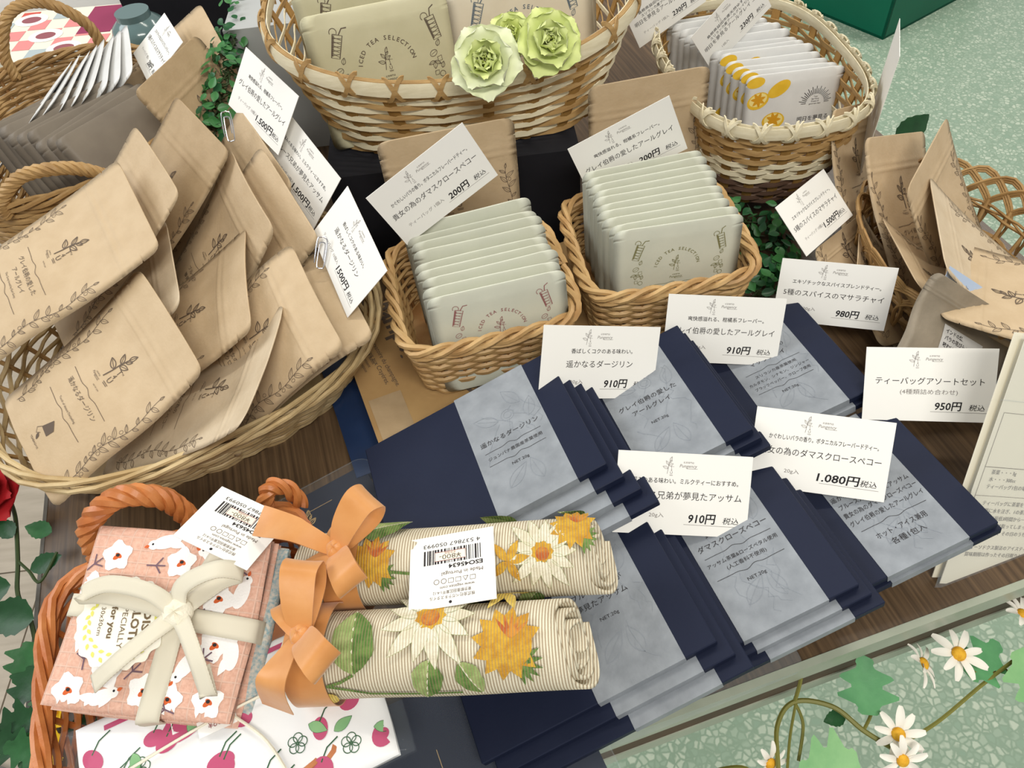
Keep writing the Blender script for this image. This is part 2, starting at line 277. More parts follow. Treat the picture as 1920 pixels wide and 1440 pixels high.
# ------------------------------------------------------------------ flat print (lettering and line art), mapped onto the surface it is printed on
_tc = {}
_cur = bpy.data.curves.new('lettering', 'FONT'); _cur.resolution_u = 2; _cur.fill_mode = 'FRONT'
_tob = bpy.data.objects.new('lettering', _cur)
def glyphs(s, bold=0.0, lh=1.2):
    k = (s, bold)
    if k not in _tc:
        _cur.body = s; _cur.offset = bold; _cur.space_line = lh
        me = bpy.data.meshes.new_from_object(_tob)
        v = [(p.co.x, p.co.y) for p in me.vertices]; f = [tuple(p.vertices) for p in me.polygons]; bpy.data.meshes.remove(me)
        _tc[k] = (v, f)
    return _tc[k]
class Art:
    def __init__(s): s.v = []; s.f = []; s.mi = []; s.mats = []
    def _m(s, m):
        if m not in s.mats: s.mats.append(m)
        return s.mats.index(m)
    def raw(s, v, f, m):
        o = len(s.v); s.v += v; s.f += [tuple(i + o for i in q) for q in f]; s.mi += [s._m(m)] * len(f); return s
    def text(s, x, y, t, size, m='ink_dark', align='C', rot=0, shear=0, bold=0.0, sx=1.0, width=None):
        v, f = glyphs(t, bold)
        if not v: return s
        x0 = min(p[0] for p in v); x1 = max(p[0] for p in v)
        if width: sx = width / ((x1 - x0) * size)
        off = {'L': x0, 'C': (x0 + x1) / 2, 'R': x1}[align]; ca, sa = math.cos(R(rot)), math.sin(R(rot)); out = []
        for px, py in v:
            qx = ((px - off) * sx + (py - .35) * shear) * size; qy = (py - .35) * size
            out.append((x + qx * ca - qy * sa, y + qx * sa + qy * ca))
        return s.raw(out, f, m)
    def stroke(s, pts, w=.35, m='ink', taper=False):
        n = len(pts); vs = []
        for i, p in enumerate(pts):
            a = pts[max(i - 1, 0)]; b = pts[min(i + 1, n - 1)]; dx, dy = b[0] - a[0], b[1] - a[1]; L = math.hypot(dx, dy) or 1
            ww = w / 2 * (1 - .7 * abs(2 * i / (n - 1) - 1) if taper else 1)
            vs += [(p[0] - dy / L * ww, p[1] + dx / L * ww), (p[0] + dy / L * ww, p[1] - dx / L * ww)]
        return s.raw(vs, [(2 * i, 2 * i + 1, 2 * i + 3, 2 * i + 2) for i in range(n - 1)], m)
    def line(s, x0, y0, x1, y1, w=.3, m='ink', n=6): return s.stroke([(x0 + (x1 - x0) * k / n, y0 + (y1 - y0) * k / n) for k in range(n + 1)], w, m)
    def leaf(s, x, y, L, W, ang, w=.3, m='ink', vein=True, fill=None):
        ca, sa = math.cos(R(ang)), math.sin(R(ang)); tr = lambda u, v: (x + u * ca - v * sa, y + u * sa + v * ca)
        n = 7; up = [tr(L * k / n, W / 2 * math.sin(math.pi * (k / n) ** .8)) for k in range(n + 1)]; dn = [tr(L * k / n, -W / 2 * math.sin(math.pi * (k / n) ** .8)) for k in range(n + 1)]
        if fill: s.raw(up + dn, [(k, k + 1, n + 2 + k, n + 1 + k) for k in range(n)], fill)
        if w: s.stroke(up, w, m); s.stroke(dn, w, m)
        if vein and w: s.stroke([tr(0, 0), tr(L * .45, W * .03), tr(L * .85, 0)], w * .7, m)
        return s
    def disc(s, x, y, rx, ry=None, m='ink', ang=0, n=20, rings=2, wob=None):
        ry = ry or rx; ca, sa = math.cos(R(ang)), math.sin(R(ang)); vs = [(x, y)]
        for j in range(1, rings + 1):
            for k in range(n):
                a = 2 * math.pi * k / n; q = j / rings * (wob(a) if wob else 1); u, v = rx * q * math.cos(a), ry * q * math.sin(a); vs.append((x + u * ca - v * sa, y + u * sa + v * ca))
        fs = [(0, 1 + k, 1 + (k + 1) % n) for k in range(n)]
        for j in range(rings - 1): fs += [(1 + j * n + k, 1 + (j + 1) * n + k, 1 + (j + 1) * n + (k + 1) % n, 1 + j * n + (k + 1) % n) for k in range(n)]
        return s.raw(vs, fs, m)
    def ring(s, x, y, rx, ry=None, w=.3, m='ink', a0=0, a1=360, ang=0):
        ry = ry or rx; ca, sa = math.cos(R(ang)), math.sin(R(ang)); n = 16; P = []
        for k in range(n + 1):
            a = R(a0 + (a1 - a0) * k / n); u, v = rx * math.cos(a), ry * math.sin(a); P.append((x + u * ca - v * sa, y + u * sa + v * ca))
        return s.stroke(P, w, m)
    def rect(s, x0, y0, x1, y1, m, n=1):
        return s.raw([(x0 + (x1 - x0) * i / n, y0 + (y1 - y0) * j / n) for j in range(n + 1) for i in range(n + 1)], [(j * (n + 1) + i, j * (n + 1) + i + 1, (j + 1) * (n + 1) + i + 1, (j + 1) * (n + 1) + i) for j in range(n) for i in range(n)], m)
    def place(s, other, x, y, sc_=1, rot=0):
        ca, sa = math.cos(R(rot)) * sc_, math.sin(R(rot)) * sc_; o = len(s.v); s.v += [(x + a * ca - b * sa, y + a * sa + b * ca) for a, b in other.v]
        s.f += [tuple(i + o for i in q) for q in other.f]; s.mi += [s._m(other.mats[k]) for k in other.mi]; return s
    def build(s, parent, surf=None, off=.3, name='print', clip=None):
        f, mi = s.f, s.mi
        if clip:
            keep = [i for i, q in enumerate(f) if all(clip(*s.v[k]) for k in q)]; f = [f[i] for i in keep]; mi = [mi[i] for i in keep]
        surf = surf or (lambda u, v: (u, v, 0))
        vs = []; layer = {}
        for q, k in zip(f, mi):
            for i in q: layer[i] = k
        for i, (u, v) in enumerate(s.v):
            x, y, z = surf(u, v); vs.append((x * MM, y * MM, (z + off + .03 * layer.get(i, 0)) * MM))
        me = bpy.data.meshes.new(name); me.from_pydata(vs, [], f)
        for m in s.mats: me.materials.append(MATS[m])
        me.polygons.foreach_set('material_index', mi); me.update()
        return link(name, me, parent)
    def build3(s, parent, surf3, name='print'):
        """surf3 gives full 3-D positions with the offset built in"""
        layer = {}
        for q, k in zip(s.f, s.mi):
            for i in q: layer[i] = k
        vs = [tuple(c * MM for c in surf3(u, v, .03 * layer.get(i, 0))) for i, (u, v) in enumerate(s.v)]
        me = bpy.data.meshes.new(name); me.from_pydata(vs, [], s.f)
        for m in s.mats: me.materials.append(MATS[m])
        me.polygons.foreach_set('material_index', s.mi); me.update(); return link(name, me, parent)
def sprig(m='ink', w=.35, letters=True):
    """the shop's plant emblem, about 16 mm tall, origin at its foot"""
    a = Art(); a.stroke([(-.6, 0), (0, 4), (.3, 8), (1.4, 12)], w * 1.3, m)
    a.leaf(1.4, 12, 4.4, 1.9, 68, w, m); a.leaf(.4, 8.4, 4.6, 2.0, 128, w, m); a.leaf(.5, 7.5, 4.6, 2.2, 28, w, m); a.leaf(0, 5, 5.4, 2.4, 160, w, m); a.leaf(1.0, 10.4, 3.4, 1.5, 45, w, m)
    if letters: a.text(3.2, 6.0, 'T', 3.6, m); a.text(5.0, 6.8, 'M', 1.2, m); a.text(3.2, 3.6, '4', 3.0, m); a.text(3.2, 1.2, 'U', 3.6, m); a.line(1.6, -.9, 4.8, -.9, .25, m); a.line(1.9, -1.5, 4.6, -1.5, .25, m)
    return a
def vine(L=110, m='ink', w=.35, seed=0):
    a = Art(); rd = random.Random(seed); n = 40; f = lambda y: 2.2 * math.sin(y / 9.0)
    for y0, y1 in ((0, L * .46), (L * .42, L * .72), (L * .68, L)):
        a.stroke([(f(y0 + (y1 - y0) * k / 14), y0 + (y1 - y0) * k / 14) for k in range(15)], w, m)
    y = 2.0; side = 1
    while y < L - 4:
        s_ = 1.0 if (y % 38) < 22 else .7
        a.leaf(f(y), y, (8.0 + rd.random() * 2) * s_, 3.4 * s_, 90 - side * (38 + rd.random() * 22), w, m)
        if rd.random() < .45: a.ring(f(y) - side * 2.2, y + 2.5, 1.3, 1.6, w * .8, m)
        side = -side; y += 4.3 + rd.random() * 1.6
    a.leaf(f(L), L, 5, 1.8, 84, w, m); return a
def flourish(a, x, y, L, m='ink', w=.3, up=1):
    a.stroke([(x - L / 2 + L * k / 30, y + up * (.6 * math.sin(k / 30 * math.pi * 6) * math.exp(-((k - 15) / 5.) ** 2) * 2.2 - .03 * abs(k - 15) * .6)) for k in range(31)], w, m)
def glass(m='ink', w=.32):
    a = Art(); a.stroke([(-2.6, 12), (-2.2, 0), (2.2, 0), (2.6, 12), (-2.6, 12)], w * 1.3, m); a.stroke([(.6, 12), (1.8, 15.5), (4.4, 16.4)], w * 1.6, m); a.ring(-2.4, 13, 1.9, 1.9, w, m, -20, 220)
    for k in range(5): a.line(-2.3, 1.2 + 2.2 * k, 2.2, 2.4 + 2.0 * k, w * .8, m, 2); a.line(2.2, .8 + 2.2 * k, -2.2, 2.6 + 2 * k, w * .6, m, 2)
    for k in range(4): a.line(-2.2 + .25 * k, .8, -2.4 + .25 * k, 11.5, w * .5, m, 2)
    return a
def fallings(m='ink', w=.3):
    a = Art(); a.leaf(1.5, -1, 3.8, 2.2, 70, w, m); a.ring(-1.2, -4.5, 2.2, 1.6, w, m, 0, 360, 30); a.line(-2.6, -5.2, .4, -3.6, w * .7, m, 2)
    a.stroke([(.6, -7), (3, -6.4), (3.2, -9), (.9, -9.4), (.6, -7)], w, m); a.leaf(-1.2, -9, 4, 1.8, 200, w, m); a.leaf(-1.2, -9, 4, 1.8, 330, w, m); a.leaf(-1.2, -9.5, 3.8, 2.2, 265, w, m); a.leaf(2.6, -13.4, 3.6, 2, 72, w, m)
    a.stroke([(-2, -14.5), (.2, -14.2), (.2, -16.6), (-2, -16.8), (-2, -14.5)], w, m); a.ring(2.2, -16.6, 1.6, 1.6, w, m); return a
def arc_text(a, t, cx, cy, rad, a0, a1, size, m, bold=.0):
    n = len(t)
    for k, ch in enumerate(t):
        if ch == ' ': continue
        an = a0 + (a1 - a0) * k / (n - 1); a.text(cx + rad * math.cos(R(an)), cy + rad * math.sin(R(an)), ch, size, m, rot=an - 90, bold=bold)
def brand(a, x, y, s=1.0, m='ink'):
    a.text(x, y + 1.9 * s, '紅茶専門店', 1.25 * s, m); a.text(x, y, 'Pungency', 2.7 * s, m, shear=.25); a.line(x - 1 * s, y - 1.6 * s, x + 5.4 * s, y - 1.5 * s, .2 * s, m, 2)

# ------------------------------------------------------------------ the setting
TY = 12.6; tux = Vector((math.cos(R(TY)), math.sin(R(TY)), 0)); tuy = Vector((-math.sin(R(TY)), math.cos(R(TY)), 0))
ZF = -700
fl = MB(); fl.box((1700, 1500, ZF - 10), (4400, 5000, 20)); struct(tag(fl.build('floor', 'terrazzo', smooth=False), 'green speckled terrazzo floor under the display table', 'floor'))
fs = thing('floor', 'beige stone floor tiles with thin joints beside the table', 'floor', (-500, 500, ZF)); struct(fs)
tm = MB(); tm.box((0, 0, -5), (447, 447, 14)); tme = tm.mesh('tile', 'stone_tile', False)
for i in range(-4, 1):
    for j in range(-3, 5):
        link('tile', tme, fs, ((i - .5) * 450 + 75, (j) * 450 - 20, 0))
gm = MB(); gm.prism(rounded_rect(700, 600, 15), 0, 12); tag(gm.build('floor_mat', 'grey_mat', smooth=False, loc=(-1000, 110, ZF + 8), rot=(0, 0, -22)), 'dark grey mat lying on the beige floor tiles', 'mat')
TC = Vector((148, 159, 0)); LEN, DEP = 898, 1260
tl = Vector((-383, 325, 0)); u0 = (tl - TC).dot(tux)                    # left end along the front edge
tb = thing('display_table', 'dark brown wood display table with pale trimmed edges', 'table', tuple(TC), (0, 0, TY))
t1 = MB(); t1.box((u0 + LEN / 2, DEP / 2 + 1, -10.5), (LEN - 2, DEP, 21)); t1.build('table_top', 'table_wood', tb, False)
t2 = MB(); t2.box((u0 + LEN / 2, -1.5, -10), (LEN + 4, 5, 22)); t2.build('edge_trim', 'trim', tb, False)
t2 = MB(); t2.box((u0 - .5, DEP / 2, -10), (3, DEP, 21)); t2.build('edge_trim', 'grey_mat', tb, False)
t3 = MB(); t3.box((u0 + LEN / 2, DEP / 2 + 1, -41), (LEN - 4, DEP, 40)); t3.build('apron', 'apron_wood', tb, False)
t4 = MB(); t4.box((u0 + LEN / 2, DEP / 2, -69), (LEN, DEP, 16)); t4.build('lower_rail', 'trim', tb, False)
for sx_ in (u0 + 140, u0 + LEN - 140):
    for sy_ in (340, DEP - 60): lg = MB(); lg.box((sx_, sy_, (ZF - 77) / 2), (50, 50, -ZF - 77)); lg.build('leg', 'table_wood', tb, False)
gc = thing('storage_crate', 'green crate with brown cardboard inside on terrazzo floor', 'crate', (1238, 2177, ZF), (0, 0, 31))
g = MB(); W_, D_, H_ = 520, 420, 330
for (a, b, c, d) in ((0, 0, W_, 8), (0, D_ - 8, W_, 8), (0, 0, 8, D_), (W_ - 8, 0, 8, D_)): g.box((a + c / 2, b + d / 2, H_ / 2), (c, d, H_))
g.box((W_ / 2, D_ / 2, 4), (W_, D_, 8)); g.build('body', 'green_crate', gc, False)
g = MB(); g.box((W_ / 2, D_ / 2, H_ - 20), (W_ - 20, D_ - 20, 60)); g.build('cardboard_lining', 'cardboard', gc, False)

# ------------------------------------------------------------------ pouches: kraft tea bags and tea sachets
def pouch_surface(W, H, T, rc=7, belly=True, bend=0., curl=0., twist=0., seed=0, wr=.5, notch=.9, rb=None):
    rd = random.Random(seed); ph = [rd.random() * 6.28 for _ in range(6)]; rb = rc if rb is None else rb
    def half(t):
        v = t * H; w = W / 2
        if v > H - rc: w -= rc - math.sqrt(max(0, rc * rc - (v - H + rc) ** 2))
        if v < rb: w -= rb - math.sqrt(max(0, rb * rb - (rb - v) ** 2))
        if belly: w -= T * .16 * math.exp(-((t - .3) / .25) ** 2)
        if notch and abs(t - notch) < .004: w -= 2.2
        return w
    def prof(t):
        if not belly: return (min(1, t / .12) * min(1, (1 - t) / .12)) ** .6 if 0 < t < 1 else 0
        if t < .28: return .62 + .38 * math.sin(t / .28 * math.pi / 2)
        if t < .80: return .04 + .96 * (.5 + .5 * math.cos((t - .28) / .52 * math.pi))
        return .04
    def mid(s, t):
        return bend * (t - .5) ** 2 * 4 * (1 if t > .5 else .35) + curl * s * s + twist * s * (t - .5)
    def surf(u, v, side=1):
        t = min(max(v / H + .5, 0), 1); s = max(-1, min(1, u / (W / 2)))
        d = T / 2 * prof(t) * max(0, 1 - abs(s) ** 2.3) ** .8 + .25
        if belly and side > 0:
            d += wr * (math.sin(7 * s + 4 * t + ph[0]) * math.sin(5 * t + ph[1]) + .6 * math.sin(11 * s * t + 9 * t + ph[2])) * max(0, 1 - s * s) * (1 if t < .76 else .35)
            d += .9 * math.exp(-((t - .80) / .008) ** 2) * (1 - s ** 4) + .5 * math.exp(-((t - .84) / .008) ** 2) * (1 - s ** 4)
        return (u, v, mid(s, t) + side * max(d, .2))
    return half, surf
def pouch_mesh(W, H, half, surf, name, m, nu=14, belly=True):
    ts = [0, .004, .012, .03, .06] + [.06 + .72 * k / 16 for k in range(1, 17)] + [.79, .80, .81, .83, .84, .85, .875, .8955, .9, .9045, .93, .955, .97, .985, .995, 1.0]
    ts = sorted(set(ts)); vs = []; n2 = 2 * nu
    for t in ts:
        h = half(t)
        for k in range(nu + 1): u = -h + 2 * h * k / nu; vs.append(surf(u, (t - .5) * H, 1))
        for k in range(nu - 1, 0, -1): u = -h + 2 * h * k / nu; vs.append(surf(u, (t - .5) * H, -1))
    fs = [(j * n2 + k, j * n2 + (k + 1) % n2, (j + 1) * n2 + (k + 1) % n2, (j + 1) * n2 + k) for j in range(len(ts) - 1) for k in range(n2)]
    for b in (0, (len(ts) - 1) * n2):
        fs += [(b, b + 1, b + n2 - 1)] + [(b + k, b + k + 1, b + n2 - k - 1, b + n2 - k) for k in range(1, nu - 1)] + [(b + nu - 1, b + nu, b + nu + 1)]
        if b == 0: fs[-nu:] = [tuple(reversed(q)) for q in fs[-nu:]]
    return MB().add(vs, fs).mesh(name, m)
TEAS = {'gray': ('グレイ伯爵の愛した', 'アールグレイ', 'The Grey loved by Earl Grey.'), 'darj': ('遥かなるダージリン', '', 'Touch of distant Darjeeling.'), 'bruce': ('ブルース兄弟が', '夢見たアッサム', 'Dreaming Assam brothers'), 'rose': ('貴女の為の', 'ダマスクロースペコー', 'Damask rose pekoe'), 'chai': ('5種のスパイスの', 'マサラチャイ', 'Masala chai of spices')}
def kraft_art(W, H, tea, seed, m='ink', faint=False):
    a = Art(); k = W / 115.
    v = vine(100 * k, m, .38, seed % 3)
    a.place(v, -W / 2 + 13 * k, -H * .42, 1, 2); a.place(v, W / 2 - 13 * k, -H * .42, 1, -2)
    a.place(sprig(m, .38), -4 * k, H * .045, 1.85 * k); brand(a, -9 * k, H * .02, .95 * k, m); a.text(0, H * .02 - 5, 'tea for you', 1.8 * k, m)
    flourish(a, 0, -H * .055, 58 * k, m, .4); t = TEAS[tea]
    a.text(0, -H * .10, t[0], 5.2 * k, m); a.text(0, -H * .145, t[1], 5.2 * k, m) if t[1] else None
    a.text(0, -H * .185, t[2], 2.6 * k, m); flourish(a, 0, -H * .215, 58 * k, m, .4)
    # tea bag with its leaf
    a.raw([(0, -H * .27), (7, -H * .30), (5, -H * .35), (-5, -H * .345)], [(0, 1, 2, 3)], m if not faint else 'ink_soft'); a.stroke([(-5, -H * .345), (-8, -H * .37), (-5, -H * .39), (-2, -H * .37)], .5, m); a.leaf(-3, -H * .38, 5, 2.6, -60, .4, m, True, m)
    a.text(0, -H * .425, 'TEABAG×10', 2.6 * k, m); return a
def kraft_bag(label, pose, W=115, H=175, T=20, mt='kraft', tea='gray', seed=0, bend=0., curl=0., twist=0., group=None, art=True, name='kraft_tea_bag'):
    x, y, z, a, b, c = pose; half, surf = pouch_surface(W, H, T, 8, True, bend, curl, twist, seed)
    o = tag(link(name, pouch_mesh(W, H, half, surf, name, mt), None, (x, y, z), (a, b, c)), label, 'tea bag', group)
    o['seed'] = seed
    if art: kraft_art(W, H, tea, seed).build(o, surf, .35, clip=lambda u, v: abs(u) < half(v / H + .5) - .6 and abs(v) < H / 2)
    return o
def sachet_art(W, H, m, name='ダージリン', big=1.0):
    a = Art(); k = W / 110. * big
    a.place(glass(m, .34), -W * .33, H * .19, 1.25 * k, -18); a.place(fallings(m), -W * .31, H * .15, 1.2 * k); a.place(glass(m, .34), W * .36, H * .19, 1.25 * k, 14); a.place(fallings(m), W * .33, H * .15, 1.2 * k)
    arc_text(a, 'ICED TEA SELECTION', 0, H * .06, 19 * k, 168, 12, 4.0 * k, m, .01); a.place(sprig(m, .34), -2, H * .04, .92 * k); brand(a, 0, -H * .03, 1.1 * k, m)
    flourish(a, 0, -H * .09, 46 * k, m, .35); a.text(0, -H * .15, name, 5.0 * k, m); a.text(0, -H * .26, 'アイスティー専用の茶葉', 2.8 * k, m); return a
_sm = {}
def sachet(label, loc, rot, W=110, H=118, mt='sachet', art=None, group=None, name='tea_sachet', T=3.4, seed=0, bend=0):
    key = (W, H, mt, T, seed % 3, bend); 
    if key not in _sm:
        half, surf = pouch_surface(W, H, T, 7, False, bend, [0, 1.2, -1.0][seed % 3], 0, seed, .2, .9); _sm[key] = (pouch_mesh(W, H, half, surf, name, mt, 10), surf)
    me, surf = _sm[key]; o = tag(link(name, me, None, loc, rot), label, 'tea sachet', group)
    if art: art.build(o, surf, .3, clip=lambda u, v: abs(u) < W / 2 - .8 and abs(v) < H / 2 - .8)
    return o

# ------------------------------------------------------------------ price cards
def card_art(slogan, name, qty, price, bold=True, w=91, extra=None):
    a = Art(); m = 'ink_dark'; a.place(sprig('ink_soft', .28), -11.5, 13.4, .72); brand(a, 2.2, 19.2, 1.15, 'ink_soft')
    if isinstance(slogan, tuple):
        a.text(0, 9.5, slogan[0], 4.0, m, width=62, bold=.006); a.text(0, 4.5, slogan[1], 4.0, m, width=58, bold=.006)
    elif slogan: a.text(1.0, 8.6, slogan, 4.0, m, width=min(72, 3.7 * len(slogan)), bold=.006)
    n = len(name); a.text(0, -1.2 if slogan else 2.5, name, 5.9, m, width=min(80, 5.8 * n))
    if extra: a.text(0, -5.5, extra, 4.2, 'ink_soft', width=40)
    if qty: a.text(-17, -14.5, qty, 3.6, 'ink_soft', width=10 if len(qty) < 6 else 34)
    a.text(14, -16, price + '円', 7.6, 'pen', shear=.12, bold=.018, width=4.6 * (len(price) + 1)); a.text(34, -16.8, '税込', 5.0, 'pen', shear=.2, width=11); a.line(2, -20.2, 41, -20.6, .25, 'ink_soft', 3); return a
EARL = ('爽快感溢れる、柑橘系フレーバー。', 'グレイ伯爵の愛したアールグレイ'); DARJ = ('香ばしくコクのある味わい。', '遥かなるダージリン'); ASSM = ('深みのある味わい。ミルクティーにおすすめ。', 'ブルース兄弟が夢見たアッサム')
ROSE = ('かぐわしいバラの香り。ボタニカルフレーバードティー。', '貴女の為のダマスクロースペコー'); CHAI = ('エキゾチックなスパイスブレンドティー。', '5種のスパイスのマサラチャイ'); YUZU = (('島根県益田市産天然ゆず使用', 'スリランカ産アールグレイ使用'), '明日を夢見るアールグレイ ユズ')
def price_card(label, pose, art, w=91, h=55):
    x, y, z, a, b, c = pose; m = MB(); m.box((0, 0, 0), (w, h, .45))
    o = tag(m.build('price_card', 'card', None, False, loc=(x, y, z), rot=(a, b, c)), label, 'price card'); art.build(o, None, .3); return o
def paper_clip(label, pose):
    x, y, z, a, b, c = pose; m = MB(); P = [(-4, -9, 1), (-4, 9, 1), (-1.5, 12, 1), (1.5, 12, 1), (4, 9, 1), (4, -10, 1), (1.8, -12.5, .2), (-.6, -12.5, -1), (-2.4, -10, -1.2), (-2.4, 6, -1.2), (-.6, 8, -1.2), (1.2, 8, -1.2), (2.4, 6, -1.2), (2.4, -6, -1.2)]
    m.tube(cr(P, 4), .55, 6); return tag(m.build('paper_clip', 'metal', None, loc=(x, y, z), rot=(a, b, c)), label, 'paper clip')
price_card('white card reading 910 yen beside the distant-Darjeeling navy stack', (66, 366, 89, 57, 16, 5), card_art(*DARJ, '20g入', '910'))
price_card('white card reading 910 yen for grey earl tea between navy stacks', (170, 402, 68, 60, 5, -8), card_art(*EARL, '20g入', '910'))
price_card('white card reading 980 yen for masala chai above navy stack', (269, 431, 63, 64, -1, -19), card_art(*CHAI, '20g入', '980')).scale = (.965,) * 3
price_card('white card reading 950 yen for the assorted tea bag set', (298, 324, 71, 48, -2, -12), card_art('', 'ティーバッグアソートセット', '', '950', extra='(4種類詰め合わせ)')).scale = (.97,) * 3
price_card('white card reading 1.080 yen for damask rose tea', (204, 279, 68, 45, 2, -16), card_art(*ROSE, '20g入', '1.080'))
price_card('white card reading 910 yen for Assam dreamt by brothers', (104, 258, 72, 44, 10, -5), card_art(*ASSM, '20g入', '910'))
price_card('cream card reading 200 yen for damask rose above pale green sachets', (-42, 498, 165, 84, -23, 20), card_art(*ROSE, 'ティーバッグ 1個入', '200'))
price_card('cream card reading 200 yen for grey earl above sachet basket', (121, 556, 138, 87, -21, 6), card_art(*EARL, 'ティーバッグ 1個入', '200'))
price_card('cream tilted card reading 1.500 yen for masala chai bags', (280, 517, 79, 39, 5, 41), card_art(*CHAI, 'ティーバッグ 10個入', '1.500'), 91, 55).scale = (.9,) * 3
price_card('white card reading 1.500 yen for grey earl bags, half hidden', (-189, 641, 173, 54, 7, -56), card_art(*EARL, 'ティーバッグ 10個入', '1.500'))
price_card('white card reading 1.500 yen for Assam tea bags', (-161, 585, 136, 53, 15, -59), card_art(*ASSM, 'ティーバッグ 10個入', '1.500'))
price_card('white card reading 1500 yen for distant Darjeeling bags', (-116, 476, 130, 46, 12, -71), card_art(*DARJ, 'ティーバッグ 10個入', '1500'))
price_card('small white card reading 200 yen beside the white sachets', (-323, 804, 155, 32, -3, -66), card_art(*CHAI, 'ティーバッグ 1個入', '200'))
price_card('white card reading 230 yen for yuzu earl grey sachets', (256, 733, 147, 84, -34, 24), card_art(*YUZU, '1個入', '230')).scale = (.89,) * 3
price_card('white card standing at the back of the yuzu sachets, half hidden', (196, 766, 156, 82, -24, 14), card_art(*YUZU, 'ティーバッグ 1個入', '230')).scale = (.86,) * 3
price_card('tall narrow card stuck upright beside the yuzu basket rim', (362, 612, 118, 90, -2, 68), Art().text(-22, 40, 'アールグレイ ユズ', 7, 'ink_dark', 'L', rot=-90).text(0, 50, '明日を夢見る', 6, 'ink_soft', rot=-90, align='L').text(14, 40, 'ティーバッグ 230円', 6, 'ink_soft', rot=-90, align='L'), 62, 122)

# ------------------------------------------------------------------ navy tea boxes with grey paper bands, in shingled stacks
BW, BH, BT = 157, 116, 6; SX0, SX1 = -0.5, 57.5       # band position across the box (box spans -78.5 .. 78.5)
def _nb():
    m = MB(); m.box((0, 0, -BT / 2), (BW, BH, BT)); me = m.mesh('tea_box', 'navy', False); bm = bmesh.new(); bm.from_mesh(me)
    bmesh.ops.bevel(bm, geom=bm.edges[:], offset=.0006, segments=1, affect='EDGES'); bm.to_mesh(me); bm.free()
    b = MB(); b.box(((SX0 + SX1) / 2, 0, -BT / 2), (SX1 - SX0, BH + .8, BT + .8)); return me, b.mesh('paper_band', 'band', False)
BOXM, BANDM = _nb()
def band_lines(kind):
    a = Art(); cx = (SX0 + SX1) / 2
    rd = random.Random(hash(kind) % 7 if False else len(kind) + ord(kind[0]))
    # pale botanical drawing in the paper
    for (x, y, an, L) in ((cx + 16, 26, 120, 20), (cx - 4, 18, 150, 20), (cx + 18, 10, 70, 18), (cx - 14, -40, 40, 22), (cx + 10, -44, 100, 20)): a.leaf(x, y, L, 9, an, .3, 'ink_faint')
    a.ring(cx + 4, 20, 5, 5, .3, 'ink_faint'); a.ring(cx + 4, 20, 3, 3, .3, 'ink_faint')
    for k in range(7):
        x0, y0 = cx - 26 + rd.random() * 52, -52 + rd.random() * 60; P = [(x0, y0)]
        for j in range(6): P.append((max(SX0 + 1, min(SX1 - 1, P[-1][0] + rd.uniform(-6, 6))), P[-1][1] + rd.uniform(2, 7)))
        a.stroke(P, .3, 'ink_faint')
    return a, cx
def band_art(kind):
    a, cx = band_lines(kind); m = 'ink_dark'; T = a.text
    if kind == 'darj': T(cx, 4, '遥かなるダージリン', 5, m, width=46); flourish(a, cx, -4, 44, m, .3); T(cx, -10, 'ジュンパナ農園産茶葉使用', 3.4, 'ink_dark', width=42); flourish(a, cx, -16, 44, m, .3, -1); T(cx, -22, 'NET.20g', 3.2, m, width=13)
    elif kind == 'gray': T(cx, 6, 'グレイ伯爵の愛した', 5, m, width=46); T(cx, -2, 'アールグレイ', 5, m, width=30); T(cx, -16, 'NET.20g', 3.2, m, width=13)
    elif kind == 'chai':
        T(cx, 16, '5種のスパイスの', 5, m, width=36); T(cx, 8, 'マサラチャイ', 5, m, width=30); flourish(a, cx, 0, 46, m, .3); T(cx, -5, 'スリランカ産茶葉使用', 3.2, m, width=34); T(cx, -10.5, 'カルダモン、シナモン、ジンジャー', 3.2, m, width=50); T(cx, -16, 'ブラックペッパー、クローブ使用', 3.2, m, width=46); flourish(a, cx, -21, 46, m, .3, -1); T(cx, -27, 'NET.20g', 3.2, m, width=13)
    elif kind == 'bruce': T(cx, 6, 'ブルース兄弟が', 5, m, width=36); T(cx, -2.5, '夢見たアッサム', 5, m, width=36); T(cx, -14, 'NET.20g', 3.2, m, width=13)
    elif kind == 'rose':
        T(cx, 14, '貴女のための', 5, m, width=32); T(cx, 6, 'ダマスクローズペコー', 5, m, width=50); flourish(a, cx, -1, 48, m, .3); T(cx, -7, 'アッサム茶葉&ローズペタル使用', 3.4, m, width=50); T(cx, -12.5, '(人工香料不使用)', 3.4, m, width=28); flourish(a, cx, -18, 48, m, .3, -1); T(cx, -25, 'NET.20g', 3.2, m, width=13)
    else:
        a.line(cx - 24, 14, cx + 24, 14, .3, m); T(cx - 8, 4, '遥かなるダージリン', 4.4, m, width=40)
        for k, (t, w_) in enumerate((('ブルース兄弟が夢見たアッサム', 52), ('貴女の為のダマスクローズペコー', 54), ('グレイ伯爵の愛したアールグレイ', 54))): T(cx, -3 - 7 * k, t, 4.4, m, width=w_)
        flourish(a, cx, -24, 48, m, .3); T(cx, -32, 'ホット・アイス兼用', 5, m, width=36); T(cx, -39.5, '各種1包入', 5, m, width=24)
    return a
